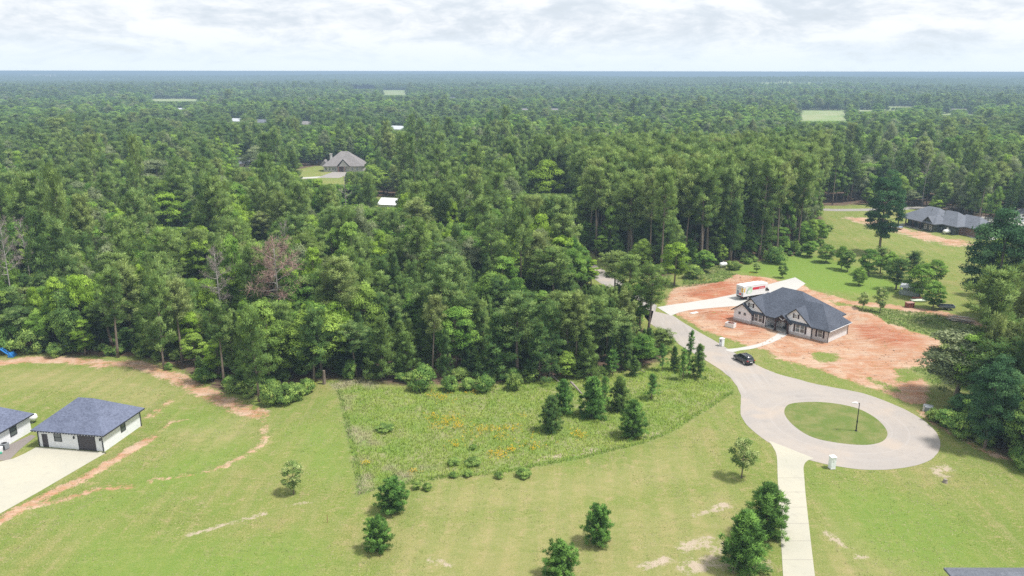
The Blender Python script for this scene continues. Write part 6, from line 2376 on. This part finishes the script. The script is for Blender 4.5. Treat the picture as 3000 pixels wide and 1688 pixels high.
grass_stuff('tall_grass', in_poly_pts(MEADOW, 26000), .14, .50, 5, .075, meadow_col, 'tall unmown meadow grass')
me_ = in_poly_pts(MEADOW, 60000)
de_ = dist_line(MEADOW[1:16], me_[:, 0], me_[:, 1])
grass_stuff('meadow_edge_grass', me_[(de_ < .7) & (rng.random(len(me_)) < .55)], .15, .42, 5, .08, lambda x, y: np.array([.21, .32, .075])[None] * (.75 + .6 * vnoise(x, y, 2))[:, None], 'taller grass along the mown edge of the meadow')
rp = np.vstack([in_poly_pts(ROUGH_R, 5000), in_poly_pts(ROUGH_L, 1500)])
grass_stuff('rough_grass', rp, .2, .55, 4, .10, lambda x, y: np.array([.17, .24, .065])[None] * (.8 + .5 * vnoise(x, y, 4))[:, None], 'rough grass and weeds around the dirt lot')
lawn_pts = []
while sum(len(a) for a in lawn_pts) < 9000:
    q = np.stack([rng.uniform(-85, 75, 4000), rng.uniform(66, 150, 4000)], 1)
    okq = inside(CLEAR1, q[:, 0], q[:, 1]) & ~inside(MEADOW, q[:, 0], q[:, 1]) & (sdf(outline, q[:, 0], q[:, 1]) > .5) & (sdf(DIRT_MAIN, q[:, 0], q[:, 1]) > 1) & (sdf(apron, q[:, 0], q[:, 1]) > .4)
    okq &= (np.abs(q[:, 0] - 34) > 4) | (q[:, 1] > 102)
    okq &= vnoise(q[:, 0], q[:, 1], 6) > .45
    okq &= (sdf(np.array([[G.location.x - 16, G.location.y - 9], [G.location.x + 12, G.location.y - 3], [G.location.x + 13, G.location.y + 11], [G.location.x - 16, G.location.y + 11]]), q[:, 0], q[:, 1]) > 0)
    lawn_pts.append(q[okq])
lawn_pts = np.vstack(lawn_pts)[:9000]
grass_stuff('lawn_tufts', lawn_pts, .05, .13, 6, .11, lambda x, y: np.where((vnoise(x, y, 1.7) > .42)[:, None], np.array([[.46, .41, .26]]), np.array([[.22, .30, .075]])), 'uneven tufts and weeds in the mown lawn', .6)
# clods of clay on the bare lot
cp_ = in_poly_pts(DIRT_MAIN, 1100)
cp_ = cp_[(sdf(H_DRIVE, cp_[:, 0], cp_[:, 1]) > .3) & (sdf(H_FOOT, cp_[:, 0], cp_[:, 1]) > .3) & (vnoise(cp_[:, 0], cp_[:, 1], 5) > .4)]
cz_ = tz(cp_[:, 0], cp_[:, 1])
rs = rng.uniform(.05, .22, len(cp_)) * (rng.random(len(cp_)) ** .7 + .35)
oct_ = np.array([[1, 0, 0], [0, 1, 0], [-1, 0, 0], [0, -1, 0], [0, 0, .75], [0, 0, -.4]])
of_ = np.array([[0, 1, 4], [1, 2, 4], [2, 3, 4], [3, 0, 4], [1, 0, 5], [2, 1, 5], [3, 2, 5], [0, 3, 5]])
Vc = (oct_[None] * rs[:, None, None] * rng.uniform(.7, 1.3, (len(cp_), 6, 3)) + np.stack([cp_[:, 0], cp_[:, 1], cz_ + .02], 1)[:, None, :]).reshape(-1, 3)
Fc = (of_[None] + (np.arange(len(cp_)) * 6)[:, None, None]).reshape(-1, 3)
o = mesh_obj('clay_clods', Vc, Fc, plain('clay_clods', (.50, .32, .22), .95, .3, 1.0), kind='stuff')
o['label'] = 'loose clods of red clay on the bare lot'
fl = []
for (px, py, sp_, n) in ((1290, 1165, 1.3, 60), (1395, 1152, .7, 25), (1320, 1234, 1.4, 80), (1286, 1249, .8, 30), (1335, 1250, .8, 35), (1410, 1258, .8, 30), (1455, 1262, .8, 25), (1480, 1260, .5, 15), (1465, 1284, .7, 25), (1462, 1332, .8, 60), (1495, 1320, .5, 30), (1335, 1306, 1.0, 30),
                        (1570, 1312, .6, 25), (1690, 1272, .7, 25), (1708, 1280, .7, 25), (1075, 1360, .4, 15), (1213, 1388, .5, 15), (1510, 1256, .7, 20), (1560, 1292, 1.2, 25), (1263, 1224, .8, 20), (1385, 1275, 1.5, 25), (1530, 1225, 1.0, 12), (905, 1128, 1.2, 30), (2200, 803, 1.0, 15), (2050, 822, 1.4, 25), (2455, 765, 1.5, 40), (2700, 800, 4, 120), (2650, 765, 4, 90)):
    c_ = g(px, py)[:2]
    fl.append(c_ + rng.normal(0, sp_, (max(4, int(n * .65)), 2)) * np.array([1, 1.1]))
fl = np.vstack(fl)
V, F = [], []
n = len(fl)
fz = tz(fl[:, 0], fl[:, 1])
idx = np.repeat(np.arange(n), 5)
cc = np.stack([fl[idx, 0], fl[idx, 1], fz[idx] + rng.uniform(.25, .5, len(idx))], 1) + rng.normal(0, .16, (len(idx), 3)) * np.array([1, 1, .3])
nn_ = unit(rng.normal(0, .5, (len(idx), 3)) + (0, 0, 1))
V, F = leaves(cc, nn_, np.full(len(idx), .15), rng)
lc = np.repeat(np.concatenate([np.array([.70, .46, .03])[None] * rng.uniform(.75, 1.2, (len(idx), 1)), np.ones((len(idx), 1))], 1), 4, 0)
o = mesh_obj('wildflowers', V, F, M['grass'], attrs={'lc': lc}, kind='stuff')
o['label'] = 'patches of yellow wildflowers in the meadow'

# ================================================================== haze
hb = MB().box(-30000, 30000, -3500, 32000, -40, max(CAM_H + .25, float((z0 + hh).max()) + .2, float(wz.max()) + .2)).build('haze', None)
hb.data.materials.clear()
m, nt, out = new_mat('haze')
pv_ = nt.nodes.new('ShaderNodeVolumePrincipled')
pv_.inputs['Density'].default_value = 0.00031
pv_.inputs['Color'].default_value = (.43, .59, .76, 1)
pv_.inputs['Anisotropy'].default_value = 0.0
L(nt, pv_.outputs[0], out.inputs['Volume'])
hb.data.materials.append(m)
hb['kind'] = 'stuff'
hb['label'] = 'thin blue haze over the far woods'
